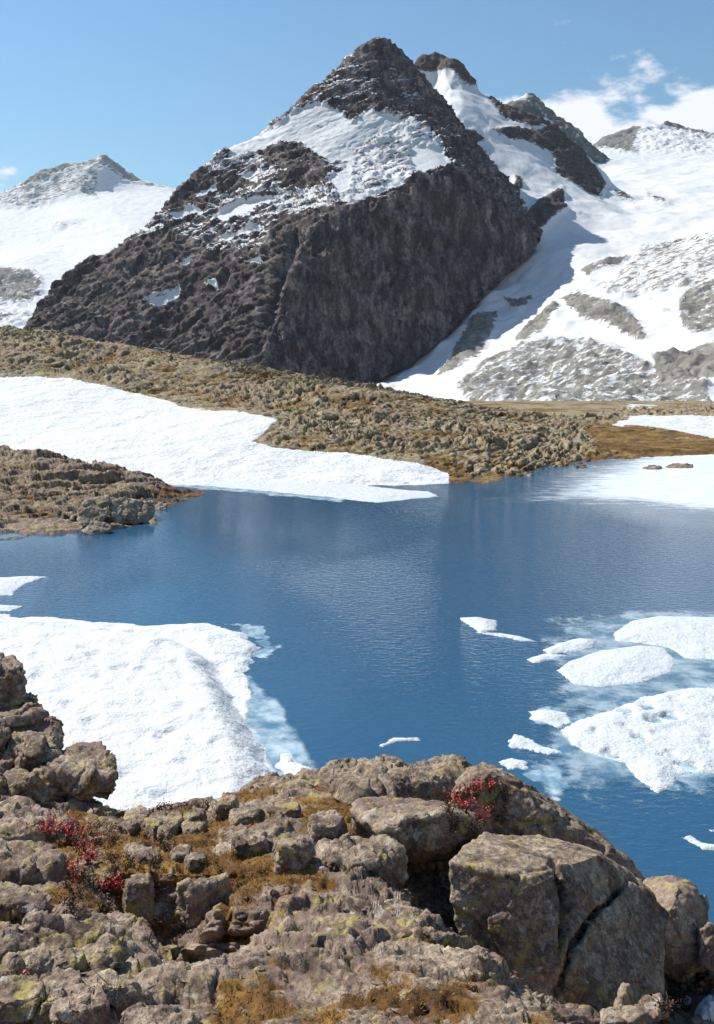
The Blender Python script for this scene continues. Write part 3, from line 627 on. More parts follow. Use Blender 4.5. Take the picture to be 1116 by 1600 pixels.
sheet('ice_floe', [(786, 1156), (805, 1148), (830, 1156), (850, 1168), (880, 1172), (900, 1184), (860, 1180), (820, 1172), (795, 1168)], M_floe, .07, .4, jitter=.32, jscale=.9, label='ragged slush band behind the near knoll crest', cat='ice floe', **G)
sheet('ice_floe', [(772, 1190), (800, 1184), (825, 1190), (822, 1202), (795, 1204)], M_floe, .07, .35, jitter=.3, jscale=.8, label='small slush patch touching the knoll crest', cat='ice floe', **G)
sheet('ice_floe', [(590, 1166), (610, 1154), (655, 1152), (660, 1157), (620, 1160), (600, 1168)], M_floe, .05, .25, jitter=.22, jscale=.7, label='tiny ice streak alone on the dark water behind the crest', cat='ice floe', **G)
sheet('ice_floe', [(1062, 1308), (1080, 1304), (1100, 1318), (1150, 1322), (1150, 1332), (1098, 1330)], M_floe, .06, .2, jitter=.15, jscale=.7, label='crooked ice sliver near the right edge, nearest the rocks', cat='ice floe', **G)
sheet('ice_floe', [(1100, 1296), (1150, 1290), (1150, 1302), (1112, 1301)], M_floe, .06, .2, jitter=.15, jscale=.7, label='small ice chip cut by the right edge above the sliver', cat='ice floe', **G)
sheet('thin_ice', [(830, 1100), (900, 1105), (940, 1140), (905, 1190), (930, 1210), (900, 1250), (860, 1262), (830, 1230), (800, 1205), (840, 1180), (860, 1150), (815, 1130)], M_thin, .1, 1.2, .004, thin=True, jitter=1.4, jscale=1.0, label='teal slush between the large pitted floe and the knoll', cat='ice')
sheet('thin_ice', [(850, 1140), (900, 1118), (940, 1100), (1000, 1082), (1060, 1066), (1250, 1062), (1250, 1228), (1116, 1222), (1080, 1228), (1055, 1248), (1020, 1252), (990, 1230), (965, 1205), (920, 1190), (875, 1172)], M_thin, .1, .8, .005, thin=True, jitter=.7, jscale=1.0, label='teal submerged apron around the large pitted floe', cat='ice')
sheet('slush_or_sheen', [(800, 1000), (860, 960), (950, 945), (1250, 940), (1250, 1270), (1080, 1262), (960, 1262), (880, 1262), (820, 1225), (770, 1200), (790, 1150), (820, 1110), (830, 1050)], M_slushy, .1, 3., .0025, thin=True, jitter=1.5, jscale=2., label='wide translucent slush film linking the right floes', cat='ice')
sheet('thin_ice', [(780, 960), (840, 945), (900, 938), (960, 950), (1010, 1000), (1060, 1060), (1000, 1085), (880, 1085), (850, 1060), (870, 1020), (940, 1000), (860, 996), (800, 985)], M_thin, .1, 6., .003, thin=True, jitter=1.2, jscale=1.6, label='faint grey ice film around the oval domed floe', cat='ice')

# ------------------------------------------------------------------ boulders
def rock_from(P3, px, amp, seed, round_=2, strata=.0, crack=.5, size=None):
    bm = bmesh.new()
    for p in P3: bm.verts.new(p)
    r = bmesh.ops.convex_hull(bm, input=bm.verts)
    bmesh.ops.delete(bm, geom=[v for v in bm.verts if not v.link_faces], context='VERTS')
    bmesh.ops.triangulate(bm, faces=bm.faces)
    bmesh.ops.recalc_face_normals(bm, faces=bm.faces); bm.verts.index_update()
    V = np.array([v.co[:] for v in bm.verts]); T = np.array([[v.index for v in f.verts] for f in bm.faces]); bm.free()
    size = size or float(np.sort(V.max(0) - V.min(0))[1])
    dist = max(V[:, 1].mean(), 1.)
    cp = max(px, size / 9. / dist * F * PXS)
    V, T = refine(V, T, cp, floor=1.); V = relax(V, T, round_, .4)
    V = V + size * .035 * amp * np.stack([fbm(V / size * 3 + seed, 2), fbm(V / size * 3 + seed + 9, 2), fbm(V / size * 3 + seed + 5, 2)], 1)
    lo_, hi_ = V.min(0), V.max(0)
    V, T = refine(V, T, px, floor=.45, cap=150000, cf=lambda m: np.where((m[:, 1] > lo_[1] + .78 * (hi_[1] - lo_[1])) & (m[:, 2] < hi_[2] - .3 * (hi_[2] - lo_[2])) | (m[:, 2] < lo_[2] + .15 * (hi_[2] - lo_[2])), 3., 1.)); N = normals(V, T)
    q = V / size + seed * 7.31
    fc = worley(q * 2.6 + .25 * np.stack([fbm(q * 3, 2), fbm(q * 3 + 5, 2), fbm(q * 3 + 9, 2)], 1))
    fd = worley(q * np.array((5.5, 5.5, 8.)))
    d = fbm(q * 1.6, 3) * .05 + fbm(q * 5, 4, .62, 'ridge') * .022 + fbm(q * 9, 4, .65, 'ridge') * .016 + fbm(q * 22, 4, .7) * .020 + (fc[2] - .5) * .075 * sstep(.01, .05, fc[1] - fc[0]) + (fd[2] - .5) * .030 * sstep(.01, .06, fd[1] - fd[0])
    if strata:
        d += strata * (saw((q[:, 2] * .9 - q[:, 1] * .35 + fbm(q * 1.5, 2) * .35) * 5.5, .09) - .5) * .065
    if crack:
        f1, f2, _ = worley(q * np.array((1.7, 1.7, 2.4)) + .3 * np.stack([fbm(q * 2, 2)] * 3, 1)); d -= crack * .07 * np.exp(-((f2 - f1) / .035) ** 2)
    V = V + N * (d * size * amp)[:, None]
    return V, T, d
def topplane(pts, yf, yb, Yf=None, t=-.2, sx=0.):
    """3-D points of a tilted top face: photo outline pts on the plane through (row yf, depth Yf)"""
    Yf = Yf or Yg(yb); kf = (yf - HZ) / F; zf = -kf * Yf
    out = []
    xf = (sum(p[0] for p in pts) / len(pts) - CX) / F * Yf
    for x, y in pts:
        k = (y - HZ) / F; u = (x - CX) / F
        Y = (-zf + t * Yf + sx * xf) / (k + t + sx * u)
        Y = min(max(Y, Yf * .8), Yf * 1.6)
        out.append((u * Y, Y, H - k * Y))
    return out, Yf, H - (yb - HZ) / F * Yf
nrock = [0]
def block(name, pts, yf, yb, label, Yf=None, t=-.2, sx=0., flare=1.16, sink=.10, px=2.0, amp=.95, rnd=0, strata=1.3, crack=.6, dome=0., group=None, mat=None, turf=.12, cat='boulder'):
    tp, Yf, zb = topplane(pts, yf, yb, Yf, t, sx); tp = np.array(tp); c = tp.mean(0)
    bt = tp.copy(); bt[:, :2] = c[:2] + (tp[:, :2] - c[:2]) * flare; bt[:, 2] = np.minimum(zb, tp[:, 2].min() - .02) - sink
    mid_ = tp * .88 + c * .12; mid_[:, 2] += dome
    rim = tp.copy(); rim[:, 2] -= .02
    nrock[0] += 1
    V, T, d = rock_from(np.concatenate([rim, mid_, bt]).tolist(), px, amp, nrock[0], rnd, strata, crack)
    return mesh(name, V, T, mat or M_boul, {'turf': np.clip(turf - d * 1.5, 0, 1)}, label=label, cat=cat, group=group)
def hullrock(name, pts, label, px=2.0, amp=1., rnd=2, strata=.5, crack=.6, group=None, mat=None, turf=.1, cat='boulder', carve=None):
    nrock[0] += 1
    V, T, d = rock_from([P(*p) if len(p) == 3 else p[:3] for p in pts], px, amp, nrock[0], rnd, strata, crack)
    if carve: V = V - normals(V, T) * carve(V, *topx(V))[:, None]
    return mesh(name, V, T, mat or M_boul, {'turf': np.clip(turf - d * 1.5, 0, 1)}, label=label, cat=cat, group=group)

# ------------------------------------------------------------------ near knoll
crest = [(-260, 1030, 8.5), (-150, 1045, 8.3), (-20, 1100, 8.0), (40, 1165, 7.6), (85, 1225, 7.2), (120, 1254, 6.9), (170, 1276, 6.6), (210, 1270, 6.6), (260, 1256, 6.8), (330, 1248, 6.9), (385, 1226, 7.1), (450, 1214, 7.25), (510, 1204, 7.4),
         (600, 1200, 7.4), (700, 1202, 7.3), (760, 1212, 7.1), (820, 1275, 6.75), (900, 1350, 6.4), (960, 1415, 6.1), (1010, 1465, 5.7), (1060, 1490, 5.5), (1116, 1500, 5.4), (1300, 1510, 5.3)]
drop = [w(-9, 11.5, 6), w(-5, 11, 5.2), w(-3, 10.5, 4.8), w(-1, 10.8, 5), w(1, 10.8, 5), w(2.2, 10.0, 5), w(3.2, 8.8, 5.2), w(3.8, 8.0, 5.5), w(5.5, 7.6, 5.5), w(9, 8, 5.5)]
foot = [w(-30, 24, -1.5), w(-10, 22, -1.5), w(0, 20, -1.5), w(10, 18, -1.5), w(30, 18, -1.5)]
sedge = [(560, 1345, 4.75), (620, 1398, 4.3), (680, 1448, 3.95), (735, 1500, 3.62), (765, 1545, 3.34), (810, 1568, 3.2), (880, 1606, 2.95), (960, 1680, 2.65)]
gully = [(600, 1330, 5.45), (650, 1400, 5.2), (705, 1480, 4.95), (790, 1560, 4.65), (900, 1610, 4.45), (1000, 1640, 4.4), (1100, 1620, 4.7)]
def G_(x, y, s=1.): return (x, y, Yg(y) * s)
interior = [G_(x, y) for y in (1320, 1360) for x in (-150, 0, 120, 250, 400, 500)] + [G_(x, 1420) for x in (-150, 0, 120, 330, 450, 560)] + [G_(x, 1500) for x in (-150, 40, 150, 360, 480, 600)] + \
    [G_(x, 1590) for x in (-150, 0, 330, 450, 580, 700)] + [G_(x, 1720) for x in (-200, 0, 150, 300, 500, 700)] + [(238, 1475, 4.5), (256, 1540, 4.2), (286, 1585, 3.85)] + \
    [(700, 1260, 6.6), (620, 1262, 6.15), (500, 1270, 5.85), (800, 1340, 6.2), (880, 1420, 5.6), (1000, 1520, 5.2), (1116, 1540, 5.2), (1300, 1560, 5.2), (1000, 1800, 3), w(-2.5, 1.0, H - 1.65), w(0, 1.0, H - 1.7), w(2.5, 1.0, H - 2.0), w(4, 3, H - 2.9), w(-6, 4, H - 2.0),
     w(-3, -2, H - 1.5), w(3, -2, H - 1.6)]
lip = [(*(np.array(P(*c)) + np.array((0, .28, -.55))), 0) for c in crest]
V, T = tin([crest, lip, drop, foot, sedge, gully], interior)
V, T = refine(V, T, 14, floor=.4); V = relax(V, T, 2); V, T = refine(V, T, 2.1, floor=.4, cap=900000, cf=lambda m: np.where((m[:, 1] > 8.6) | (m[:, 2] < H - 3.75), 6., 1.))
N = normals(V, T); ux, uy = topx(V); uz = V[:, 1]
near = sstep(12, 8, V[:, 1])
wp = fbm(V / .8, 3) * .42
t1 = (V[:, 1] * .95 - V[:, 0] * .26 + V[:, 2] * 1.3 + wp) / .24
t2 = (V[:, 1] * .9 + V[:, 0] * .15 + V[:, 2] * 1.4 + wp * .7) / .10
q = V * np.array((1 / .75, 1 / .5, 1 / .5)) + .35 * np.stack([fbm(V / .7, 2), fbm(V / .7 + 3, 2), fbm(V / .7 + 6, 2)], 1)
f1, f2, cid = worley(q); g1, g2, gid = worley(V * np.array((1 / .26, 1 / .13, 1 / .13)))
turfpoly = [([(170, 1290), (260, 1262), (345, 1262), (380, 1300), (350, 1340), (480, 1330), (500, 1375), (400, 1405), (300, 1400), (240, 1370), (180, 1330)], 1), ([(470, 1255), (540, 1215), (580, 1240), (620, 1262), (560, 1300), (480, 1310)], 1),
            ([(330, 1560), (420, 1530), (560, 1520), (640, 1530), (740, 1550), (880, 1610), (330, 1620)], .75), ([(60, 1280), (200, 1260), (260, 1400), (230, 1440), (100, 1430), (60, 1350)], .8), ([(350, 1240), (420, 1215), (450, 1235), (380, 1265)], .8)]
tv = polys_max(ux, uy, turfpoly, 60.)
slab = np.clip(1.1 - tv, .45, 1)
d = (saw(t1 + .25 * fbm(V / .1, 3), .12) - .5) * .045 + (saw(t2, .22) - .5) * .020 + (saw(t2 * 2.7 + fbm(V / .12, 2) * .7, .2) - .5) * .010 + (cid - .5) * .042 * sstep(.005, .03, f2 - f1) - .03 * np.exp(-((f2 - f1) / .03) ** 2) + (gid - .5) * .030 * sstep(.01, .06, g2 - g1) + fbm(V / .35, 4, .6) * .032 + fbm(V / .1, 5, .65, 'ridge') * .018 + fbm(V / .05, 4, .7) * .016
# the long crack and the cross crack in the slab
crk = np.exp(-((uy - (1466 - .04 * (ux - 330) + 6 * np.sin(ux / 40.) + fbm(V / .15, 2) * 8)) / 4.) ** 2) * sstep(290, 320, ux) * sstep(580, 540, ux)
crk = np.maximum(crk, np.exp(-((ux - (350 + .06 * (uy - 1400) + fbm(V / .15 + 5, 2) * 14)) / 7.) ** 2) * sstep(1330, 1370, uy) * sstep(1480, 1465, uy))
d = d * slab * near + (1 - slab) * fbm(V / .22, 4, .6, 'billow') * .06 - .07 * crk * near + (1 - near) * fbm(V / 3., 4) * .5
V2 = V + N * d[:, None]
turf = np.clip(.28 + .46 * tv - 2.2 * d * (1 - .6 * tv) + .55 * fbm(V / .3, 4), 0, 1)
mesh('knoll', V2, T, M_fore, {'turf': turf}, label='near rocky knoll of layered slab and ochre turf under the camera', cat='hillside', kind='structure')
KV, KT = V2, T

# left stack
block('boulder', [(-60, 1040), (0, 1026), (22, 1030), (38, 1052), (0, 1058), (-60, 1060)], 1056, 1090, 'dark round boulder topmost of the left rock stack', 7.7, -.1, flare=1.05, dome=.03)
block('rock_slab', [(-60, 1098), (0, 1085), (35, 1085), (56, 1102), (66, 1116), (20, 1122), (-60, 1124)], 1120, 1134, 'layered slab just below the dark round boulder', 7.4, -.2, strata=1.2)
block('boulder', [(12, 1132), (50, 1117), (74, 1122), (86, 1148), (88, 1162), (60, 1166), (20, 1158)], 1160, 1184, 'rounded reddish block in the middle of the left rock stack', 7.1, -.2, dome=.03)
block('boulder', [(-50, 1125), (0, 1120), (14, 1130), (12, 1150), (-50, 1155)], 1150, 1176, 'dark stone left of the rounded reddish block at the picture edge', 7.15)
block('rock_slab', [(22, 1171), (45, 1166), (72, 1170), (76, 1178), (30, 1182)], 1180, 1190, 'thin flat stone wedged under the rounded reddish block', 6.95)
block('rock_slab', [(-60, 1190), (20, 1178), (75, 1186), (110, 1198), (118, 1206), (60, 1220), (-60, 1228)], 1220, 1244, 'wide tilted slab at the bottom of the left rock stack', 6.6, -.16, strata=1.2)
block('boulder', [(78, 1180), (105, 1172), (150, 1170), (166, 1176), (178, 1198), (176, 1208), (120, 1208), (80, 1204)], 1200, 1212, 'yellow-lichened block jutting over the snow bank', 6.85, -.2, flare=.97, sink=-.02)
block('rock_slab', [(80, 1248), (110, 1240), (140, 1246), (172, 1270), (120, 1268)], 1266, 1276, 'low stone at the snow edge below the jutting block', 6.6)
block('rock_slab', [(-60, 1258), (30, 1250), (90, 1272), (104, 1288), (40, 1302), (-60, 1312)], 1302, 1316, 'smooth pale slab at the left edge beside the red shrubs', None, -.2)
block('rock_slab', [(-60, 1328), (40, 1318), (88, 1330), (84, 1350), (10, 1366), (-60, 1368)], 1362, 1380, 'second smooth slab at the left edge, below the pale one', None, -.2)
block('rock_slab', [(-60, 1388), (40, 1382), (84, 1392), (60, 1412), (-60, 1420)], 1412, 1436, 'third slab at the left edge above the dark hollow', None, -.2)
block('stone', [(40, 1428), (52, 1418), (62, 1426), (58, 1442), (44, 1444)], 1440, 1450, 'small upright stone in the dark hollow at the left', None, -.1)
# lower left outcrop
block('rock_slab', [(-60, 1470), (30, 1452), (110, 1428), (190, 1452), (205, 1470), (150, 1500), (60, 1520), (-60, 1530)], 1520, 1548, 'broad cracked slab at the lower left', None, -.22, crack=1.4)
block('rock_slab', [(125, 1428), (170, 1416), (215, 1432), (248, 1478), (240, 1500), (200, 1488), (160, 1450)], 1490, 1560, 'yellowish upper slab with a dark right face at the lower left', 3.75, -.2)
block('rock_slab', [(-60, 1545), (60, 1528), (140, 1512), (205, 1530), (210, 1545), (150, 1552), (60, 1562), (-60, 1580)], 1556, 1600, 'lowest cracked slab in the lower left corner', None, -.22, crack=1.2)
block('boulder', [(78, 1570), (110, 1548), (150, 1548), (172, 1562), (172, 1580), (120, 1596), (86, 1594)], 1592, 1625, 'pale grey boulder at the bottom edge, lower left', None, -.15, dome=.02)
block('boulder', [(190, 1580), (225, 1566), (285, 1570), (312, 1584), (300, 1604), (210, 1612)], 1604, 1640, 'flat lichened boulder at the bottom edge beside the grey one', None, -.15)
# middle
block('rock_slab', [(372, 1236), (400, 1218), (445, 1209), (500, 1203), (505, 1222), (470, 1240), (400, 1248)], 1244, 1262, 'grey crest slab beside the snow bank', 6.75, -.22, strata=1.2)
block('rock_slab', [(505, 1199), (560, 1191), (640, 1187), (700, 1190), (738, 1195), (705, 1218), (655, 1230), (600, 1236), (560, 1244), (515, 1226)], 1230, 1268, 'long pale crest slab with yellow lichen against the water', 6.5, -.22, strata=1.)
block('rock_slab', [(735, 1199), (755, 1193), (790, 1203), (776, 1214), (742, 1214)], 1213, 1226, 'small lichened cap stone above the red shrub on the crest', 6.7)
hullrock('boulder', [(545, 1264, 5.38), (580, 1252, 5.55), (640, 1252, 5.62), (700, 1262, 5.55), (756, 1285, 5.35), (590, 1300, 4.98), (604, 1302, 4.97), (640, 1278, 5.06), (700, 1270, 5.14), (752, 1290, 5.2),
                     (604, 1316, 5.02), (650, 1336, 5.08), (700, 1322, 5.14), (600, 1335, 5.6), (730, 1335, 5.6), (560, 1290, 5.5)],
         'big overhanging boulder with a lit lichened top and dark face', amp=.6, rnd=1, strata=1.2, crack=.3)
block('boulder', [(515, 1318), (560, 1303), (600, 1310), (632, 1328), (600, 1342), (550, 1346), (520, 1336)], 1342, 1376, 'low boulder tucked under the big overhanging one', 4.62, -.2, flare=.9)
block('boulder', [(482, 1284), (498, 1272), (522, 1272), (540, 1284), (525, 1298), (490, 1300)], 1296, 1316, 'small rounded lichened boulder left of the overhanging one', None, -.2, dome=.02)
block('boulder', [(432, 1308), (450, 1300), (478, 1302), (488, 1314), (470, 1322), (436, 1322)], 1322, 1374, 'dark-faced squarish boulder in the middle of the turf', 4.6, -.15)
block('boulder', [(362, 1316), (385, 1304), (412, 1306), (420, 1318), (396, 1326), (368, 1328)], 1326, 1352, 'rounded dark boulder left of the squarish one', 4.85, -.15, dome=.02)
block('stone', [(378, 1302), (392, 1294), (404, 1296), (402, 1306), (384, 1308)], 1306, 1312, 'small pale stone lying behind the rounded dark boulder', None, -.1)
block('rock_slab', [(196, 1322), (218, 1316), (252, 1334), (246, 1342), (222, 1340)], 1342, 1350, 'flat yellow slab tilted over a dark gap in the turf', None, -.2)
block('rock_slab', [(196, 1370), (236, 1364), (234, 1380), (200, 1382)], 1380, 1392, 'flat pale stone below the tilted yellow slab', None, -.2)
block('stone', [(268, 1328), (282, 1318), (300, 1324), (296, 1336), (272, 1338)], 1336, 1344, 'small grey stone in the ochre turf right of the yellow slab', None, -.15)
block('stone', [(290, 1336), (318, 1330), (322, 1340), (296, 1346)], 1344, 1352, 'flat small stone beside the grey stone in the ochre turf', None, -.15)
block('rock_slab', [(280, 1380), (330, 1368), (358, 1364), (352, 1376), (300, 1388)], 1386, 1396, 'long thin ledge stone at the lower edge of the turf', None, -.2)
for pts, yb, lb in [([(186, 1282), (205, 1262), (222, 1258), (232, 1268), (228, 1282), (204, 1292)], 1300, 'leaning stone at the left end of the small crest row'),
                    ([(222, 1288), (240, 1268), (258, 1266), (262, 1276), (240, 1296)], 1304, 'second leaning stone of the small crest row'),
                    ([(246, 1296), (268, 1268), (284, 1266), (286, 1278), (262, 1302)], 1310, 'third leaning stone of the small crest row'),
                    ([(286, 1270), (304, 1262), (322, 1266), (318, 1276), (294, 1280)], 1292, 'dark-faced stone ending the small crest row'),
                    ([(284, 1284), (306, 1280), (322, 1286), (312, 1296), (290, 1298)], 1304, 'stone in front of the end of the small crest row'),
                    ([(330, 1250), (352, 1240), (372, 1246), (360, 1258), (338, 1260)], 1266, 'flat stone on the crest left of the grey crest slab'),
                    ([(360, 1268), (390, 1260), (412, 1264), (400, 1276), (368, 1280)], 1286, 'flat stone in the turf below the grey crest slab'),
                    ([(420, 1262), (460, 1252), (470, 1262), (440, 1274)], 1282, 'pale stone under the right end of the grey crest slab')]:
    block('stone', pts, max(p[1] for p in pts) - 4, yb, lb, None, -.2)
# right massif
hullrock('boulder', [(700, 1236, 6.5), (745, 1199, 6.6), (800, 1208, 6.6), (860, 1250, 6.5), (930, 1300, 6.45), (990, 1350, 6.4), (1030, 1404, 6.35),
                     (690, 1320, 6.36), (780, 1372, 6.32), (880, 1440, 6.3), (960, 1480, 6.26), (1034, 1500, 6.24),
                     (765, 1206, 7.3), (830, 1236, 7.2), (900, 1290, 7.0), (980, 1352, 6.9), (1030, 1420, 6.8), (760, 1400, 7.), (1020, 1520, 6.8)],
         'huge dark dome rock falling to the water on the right', amp=.5, rnd=3, crack=.4)
def cracks(V, ux, uy):
    j = fbm(V / .1, 3) * 7
    c1 = np.exp(-((ux - (862 + 22 * np.sin((uy - 1340) / 55.) + j)) / 4.5) ** 2) * sstep(1335, 1350, uy) * sstep(1500, 1470, uy)
    c2 = np.exp(-((ux - (968 - .62 * (uy - 1375) + 10 * np.sin(uy / 30.) + j)) / 5.5) ** 2) * sstep(1368, 1385, uy) * sstep(1600, 1500, uy)
    return np.maximum(c1, c2) * .075
hullrock('boulder', [(704, 1348, 4.66), (716, 1330, 4.80), (762, 1303, 5.15), (832, 1311, 5.25), (900, 1325, 5.3), (940, 1332, 5.25), (988, 1362, 5.2), (1026, 1416, 5.1),
                     (760, 1374, 4.60), (830, 1372, 4.52), (892, 1348, 4.74), (935, 1336, 4.95),
                     (715, 1440, 4.60), (760, 1530, 4.50), (850, 1590, 4.36), (940, 1600, 4.30), (1020, 1560, 4.62), (1028, 1470, 4.9),
                     (760, 1420, 5.5), (900, 1450, 5.8), (1020, 1500, 5.5)],
         'massive right-hand block with pale top, dark front and two curved cracks', amp=.42, rnd=0, strata=.35, crack=0., carve=cracks)
hullrock('boulder', [(1004, 1372, 5.5), (1050, 1366, 5.5), (1084, 1382, 5.4), (1104, 1420, 5.2), (1100, 1500, 5.0), (1060, 1385, 5.15), (1050, 1420, 5.0), (1020, 1460, 5.0), (1030, 1510, 4.95), (1010, 1400, 5.3), (1060, 1540, 5.1), (1110, 1520, 5.5), (1010, 1520, 5.6)],
         'pale-sided block at the right edge above the snow patches', amp=.6, rnd=2)
hullrock('boulder', [(1085, 1400, 5.3), (1104, 1398, 5.3), (1108, 1425, 5.2), (1095, 1440, 5.2), (1100, 1410, 5.6)], 'small pale knob on the shoulder of the right edge block', amp=.7)
hullrock('boulder', [(1090, 1450, 5.0), (1110, 1440, 5.0), (1140, 1470, 5.0), (1140, 1530, 4.9), (1092, 1510, 4.9), (1120, 1480, 5.5)], 'dark block cut by the right edge', amp=.7)
block('boulder', [(938, 1590), (960, 1576), (1000, 1576), (1018, 1590), (990, 1606), (945, 1610)], 1604, 1640, 'sunlit tan boulder at the bottom edge right of centre', 3.3, -.1, dome=.02, amp=.5)
hullrock('boulder', [(955, 1570, 4.0), (975, 1536, 4.0), (985, 1534, 4.0), (992, 1572, 3.95), (960, 1590, 3.9), (980, 1580, 4.3), (972, 1600, 3.9)], 'pointed reddish stone standing in the shade behind the tan boulder', amp=.8)
hullrock('boulder', [(1005, 1560, 4.2), (1030, 1550, 4.2), (1042, 1585, 4.1), (1010, 1595, 4.1), (1030, 1580, 4.6), (1000, 1580, 4.3)], 'dim stone in the shade left of the snow patches', amp=.8)
block('rock_slab', [(760, 1560), (772, 1552), (830, 1572), (870, 1592), (850, 1602), (800, 1588)], 1598, 1620, 'ochre mossy ledge at the bottom edge beside the shadow', 3.05, -.15, turf=.5)
block('rock_slab', [(520, 1592), (580, 1582), (640, 1590), (660, 1606), (560, 1612)], 1606, 1630, 'flat grey stone half out of the bottom edge', 2.95, -.2)

# snow patches beyond the right block
def patch(pts, Y, label):
    xs = [p[0] for p in pts]; ys = [p[1] for p in pts]; st = 2.5
    gx, gy = np.meshgrid(np.arange(min(xs) - 6, max(xs) + 6, st), np.arange(min(ys) - 6, max(ys) + 6, st)); sh = gx.shape; gx, gy = gx.ravel(), gy.ravel()
    kb = KBC[0]
    hit = [kb.ray_cast(Vector((0, 0, H)), Vector(((x - CX) / F, 1, (HZ - y) / F)).normalized())[0] for x, y in zip(gx, gy)]
    V = np.array([h[:] if h else (0, 0, -50) for h in hit]); e = in_poly(gx, gy, pts) + fbm(V / .09, 3) * 7
    idx = np.arange(len(gx)).reshape(sh); q = np.stack([idx[:-1, :-1].ravel(), idx[1:, :-1].ravel(), idx[1:, 1:].ravel(), idx[:-1, 1:].ravel()], 1)
    dep = V[:, 1]; q = q[(e[q].min(1) > -2) & (np.ptp(dep[q], axis=1) < .5)]
    V = V + np.array((0, 0, 1)) * (.045 * sstep(-2, 9, e) - .01)[:, None]
    T = np.concatenate([q[:, :3], q[:, [0, 2, 3]]])
    if len(T): mesh('snow_patch', V, T, M_patch, label=label, cat='snow patch', group='snow patches right of the knoll')
KBC = [BVHTree.FromPolygons(KV.tolist(), KT.tolist())]
patch([(1030, 1506), (1042, 1498), (1050, 1508), (1042, 1524), (1032, 1522)], 4.85, 'small upper snow patch under the right edge block')
patch([(1058, 1514), (1070, 1512), (1076, 1524), (1062, 1526)], 4.85, 'tiny snow patch right of the upper one')
patch([(1056, 1572), (1070, 1556), (1084, 1556), (1078, 1572), (1062, 1576)], 4.6, 'lens-shaped snow patch in the lower right corner')
patch([(1086, 1580), (1110, 1546), (1160, 1540), (1160, 1600), (1100, 1596)], 4.6, 'largest snow patch in the lower right corner, cut by the edge')

# shore stones (promontory and far shore)
hullrock('boulder', [(118, 812, 67.5), (130, 785, 68.5), (142, 778, 69.5), (172, 778, 70), (170, 800, 68.5), (160, 818, 67.3), (125, 822, 66.8), (150, 790, 72), (122, 800, 70)], 'pale-sided shore boulder in the middle of the promontory', px=1.6, mat=M_stone)
hullrock('boulder', [(172, 782, 70.2), (190, 776, 71), (240, 782, 72), (244, 806, 71), (235, 818, 70), (185, 820, 68.5), (172, 806, 68.6), (200, 790, 74), (240, 800, 74)], 'long dark shore boulder right of the pale-sided one', px=1.6, mat=M_stone)
hullrock('boulder', [(122, 828, 66), (150, 812, 66.6), (172, 820, 66.4), (175, 832, 65.8), (140, 840, 65), (150, 830, 67.5)], 'grey wedge boulder at the waterline of the promontory', px=1.6, mat=M_stone)
hullrock('stone', [(242, 792, 76.5), (250, 785, 77), (262, 788, 77), (260, 796, 76.2), (246, 798, 76), (252, 792, 78)], 'white stone in the water off the promontory', px=1.5, mat=M_stone)
hullrock('stone', [(232, 815, 70), (240, 808, 70.4), (247, 812, 70.4), (244, 820, 69.4), (236, 821, 69.4)], 'brown stone at the corner of the promontory', px=1.5, mat=M_stone)
hullrock('boulder', [(890, 692, 131), (905, 676, 132), (908, 675, 132), (922, 692, 131), (905, 697, 128), (906, 690, 137)], 'dark pointed boulder beside the ochre meadow strip', px=1.5, mat=M_stone)
hullrock('boulder', [(748, 716, 110), (760, 704, 111), (770, 712, 111), (768, 724, 108.5), (752, 724, 108.5), (760, 715, 115)], 'round boulder on the far shore near the water', px=1.5, mat=M_stone)
for pts, lb in [([(1005, 731), (1016, 725), (1035, 728), (1030, 733), (1012, 734)], 'left of two low islets off the right far shore'), ([(1040, 729), (1052, 723), (1084, 725), (1080, 731), (1060, 732), (1046, 732)], 'right of two low islets off the right far shore')]:
    Y0 = H * F / (pts[-1][1] - HZ); c = np.mean(pts, 0)
    hullrock('islet', [(*P(x, y, Y0 + (pts[-1][1] - y) * .25), 0) for x, y in pts] + [(p[0], p[1] + .3, -.6, 0) for p in [P(x, y, Y0) for x, y in pts]], lb, px=1.5, mat=M_stone, turf=.5, cat='islet')

# loose stones on the far shore hill and the knoll
def stone_mesh(seed, mat):
    r = random.Random(seed); bm = bmesh.new()
    for _ in range(13):
        v = Vector((r.gauss(0, 1), r.gauss(0, 1), r.gauss(0, 1))).normalized(); bm.verts.new((v.x * r.uniform(.8, 1.1), v.y * r.uniform(.7, 1), v.z * .62))
    bmesh.ops.convex_hull(bm, input=bm.verts); bmesh.ops.delete(bm, geom=[v for v in bm.verts if not v.link_faces], context='VERTS')
    bmesh.ops.bevel(bm, geom=bm.edges[:] + bm.verts[:], offset=.10, segments=1, affect='EDGES'); bmesh.ops.triangulate(bm, faces=bm.faces)
    V = np.array([v.co[:] for v in bm.verts]); T = np.array([[v.index for v in f.verts] for f in bm.faces]); bm.free()
    me = bpy.data.meshes.new('stone'); me.from_pydata(V.tolist(), [], T.tolist()); me.materials.append(mat)
    a = me.attributes.new('turf', 'FLOAT', 'POINT'); a.data.foreach_set('value', np.full(len(V), .12, np.float32)); return me
rr = random.Random(5)
far_st = [stone_mesh(i, M_stone) for i in range(8)]; near_st = [stone_mesh(20 + i, M_boul) for i in range(8)]
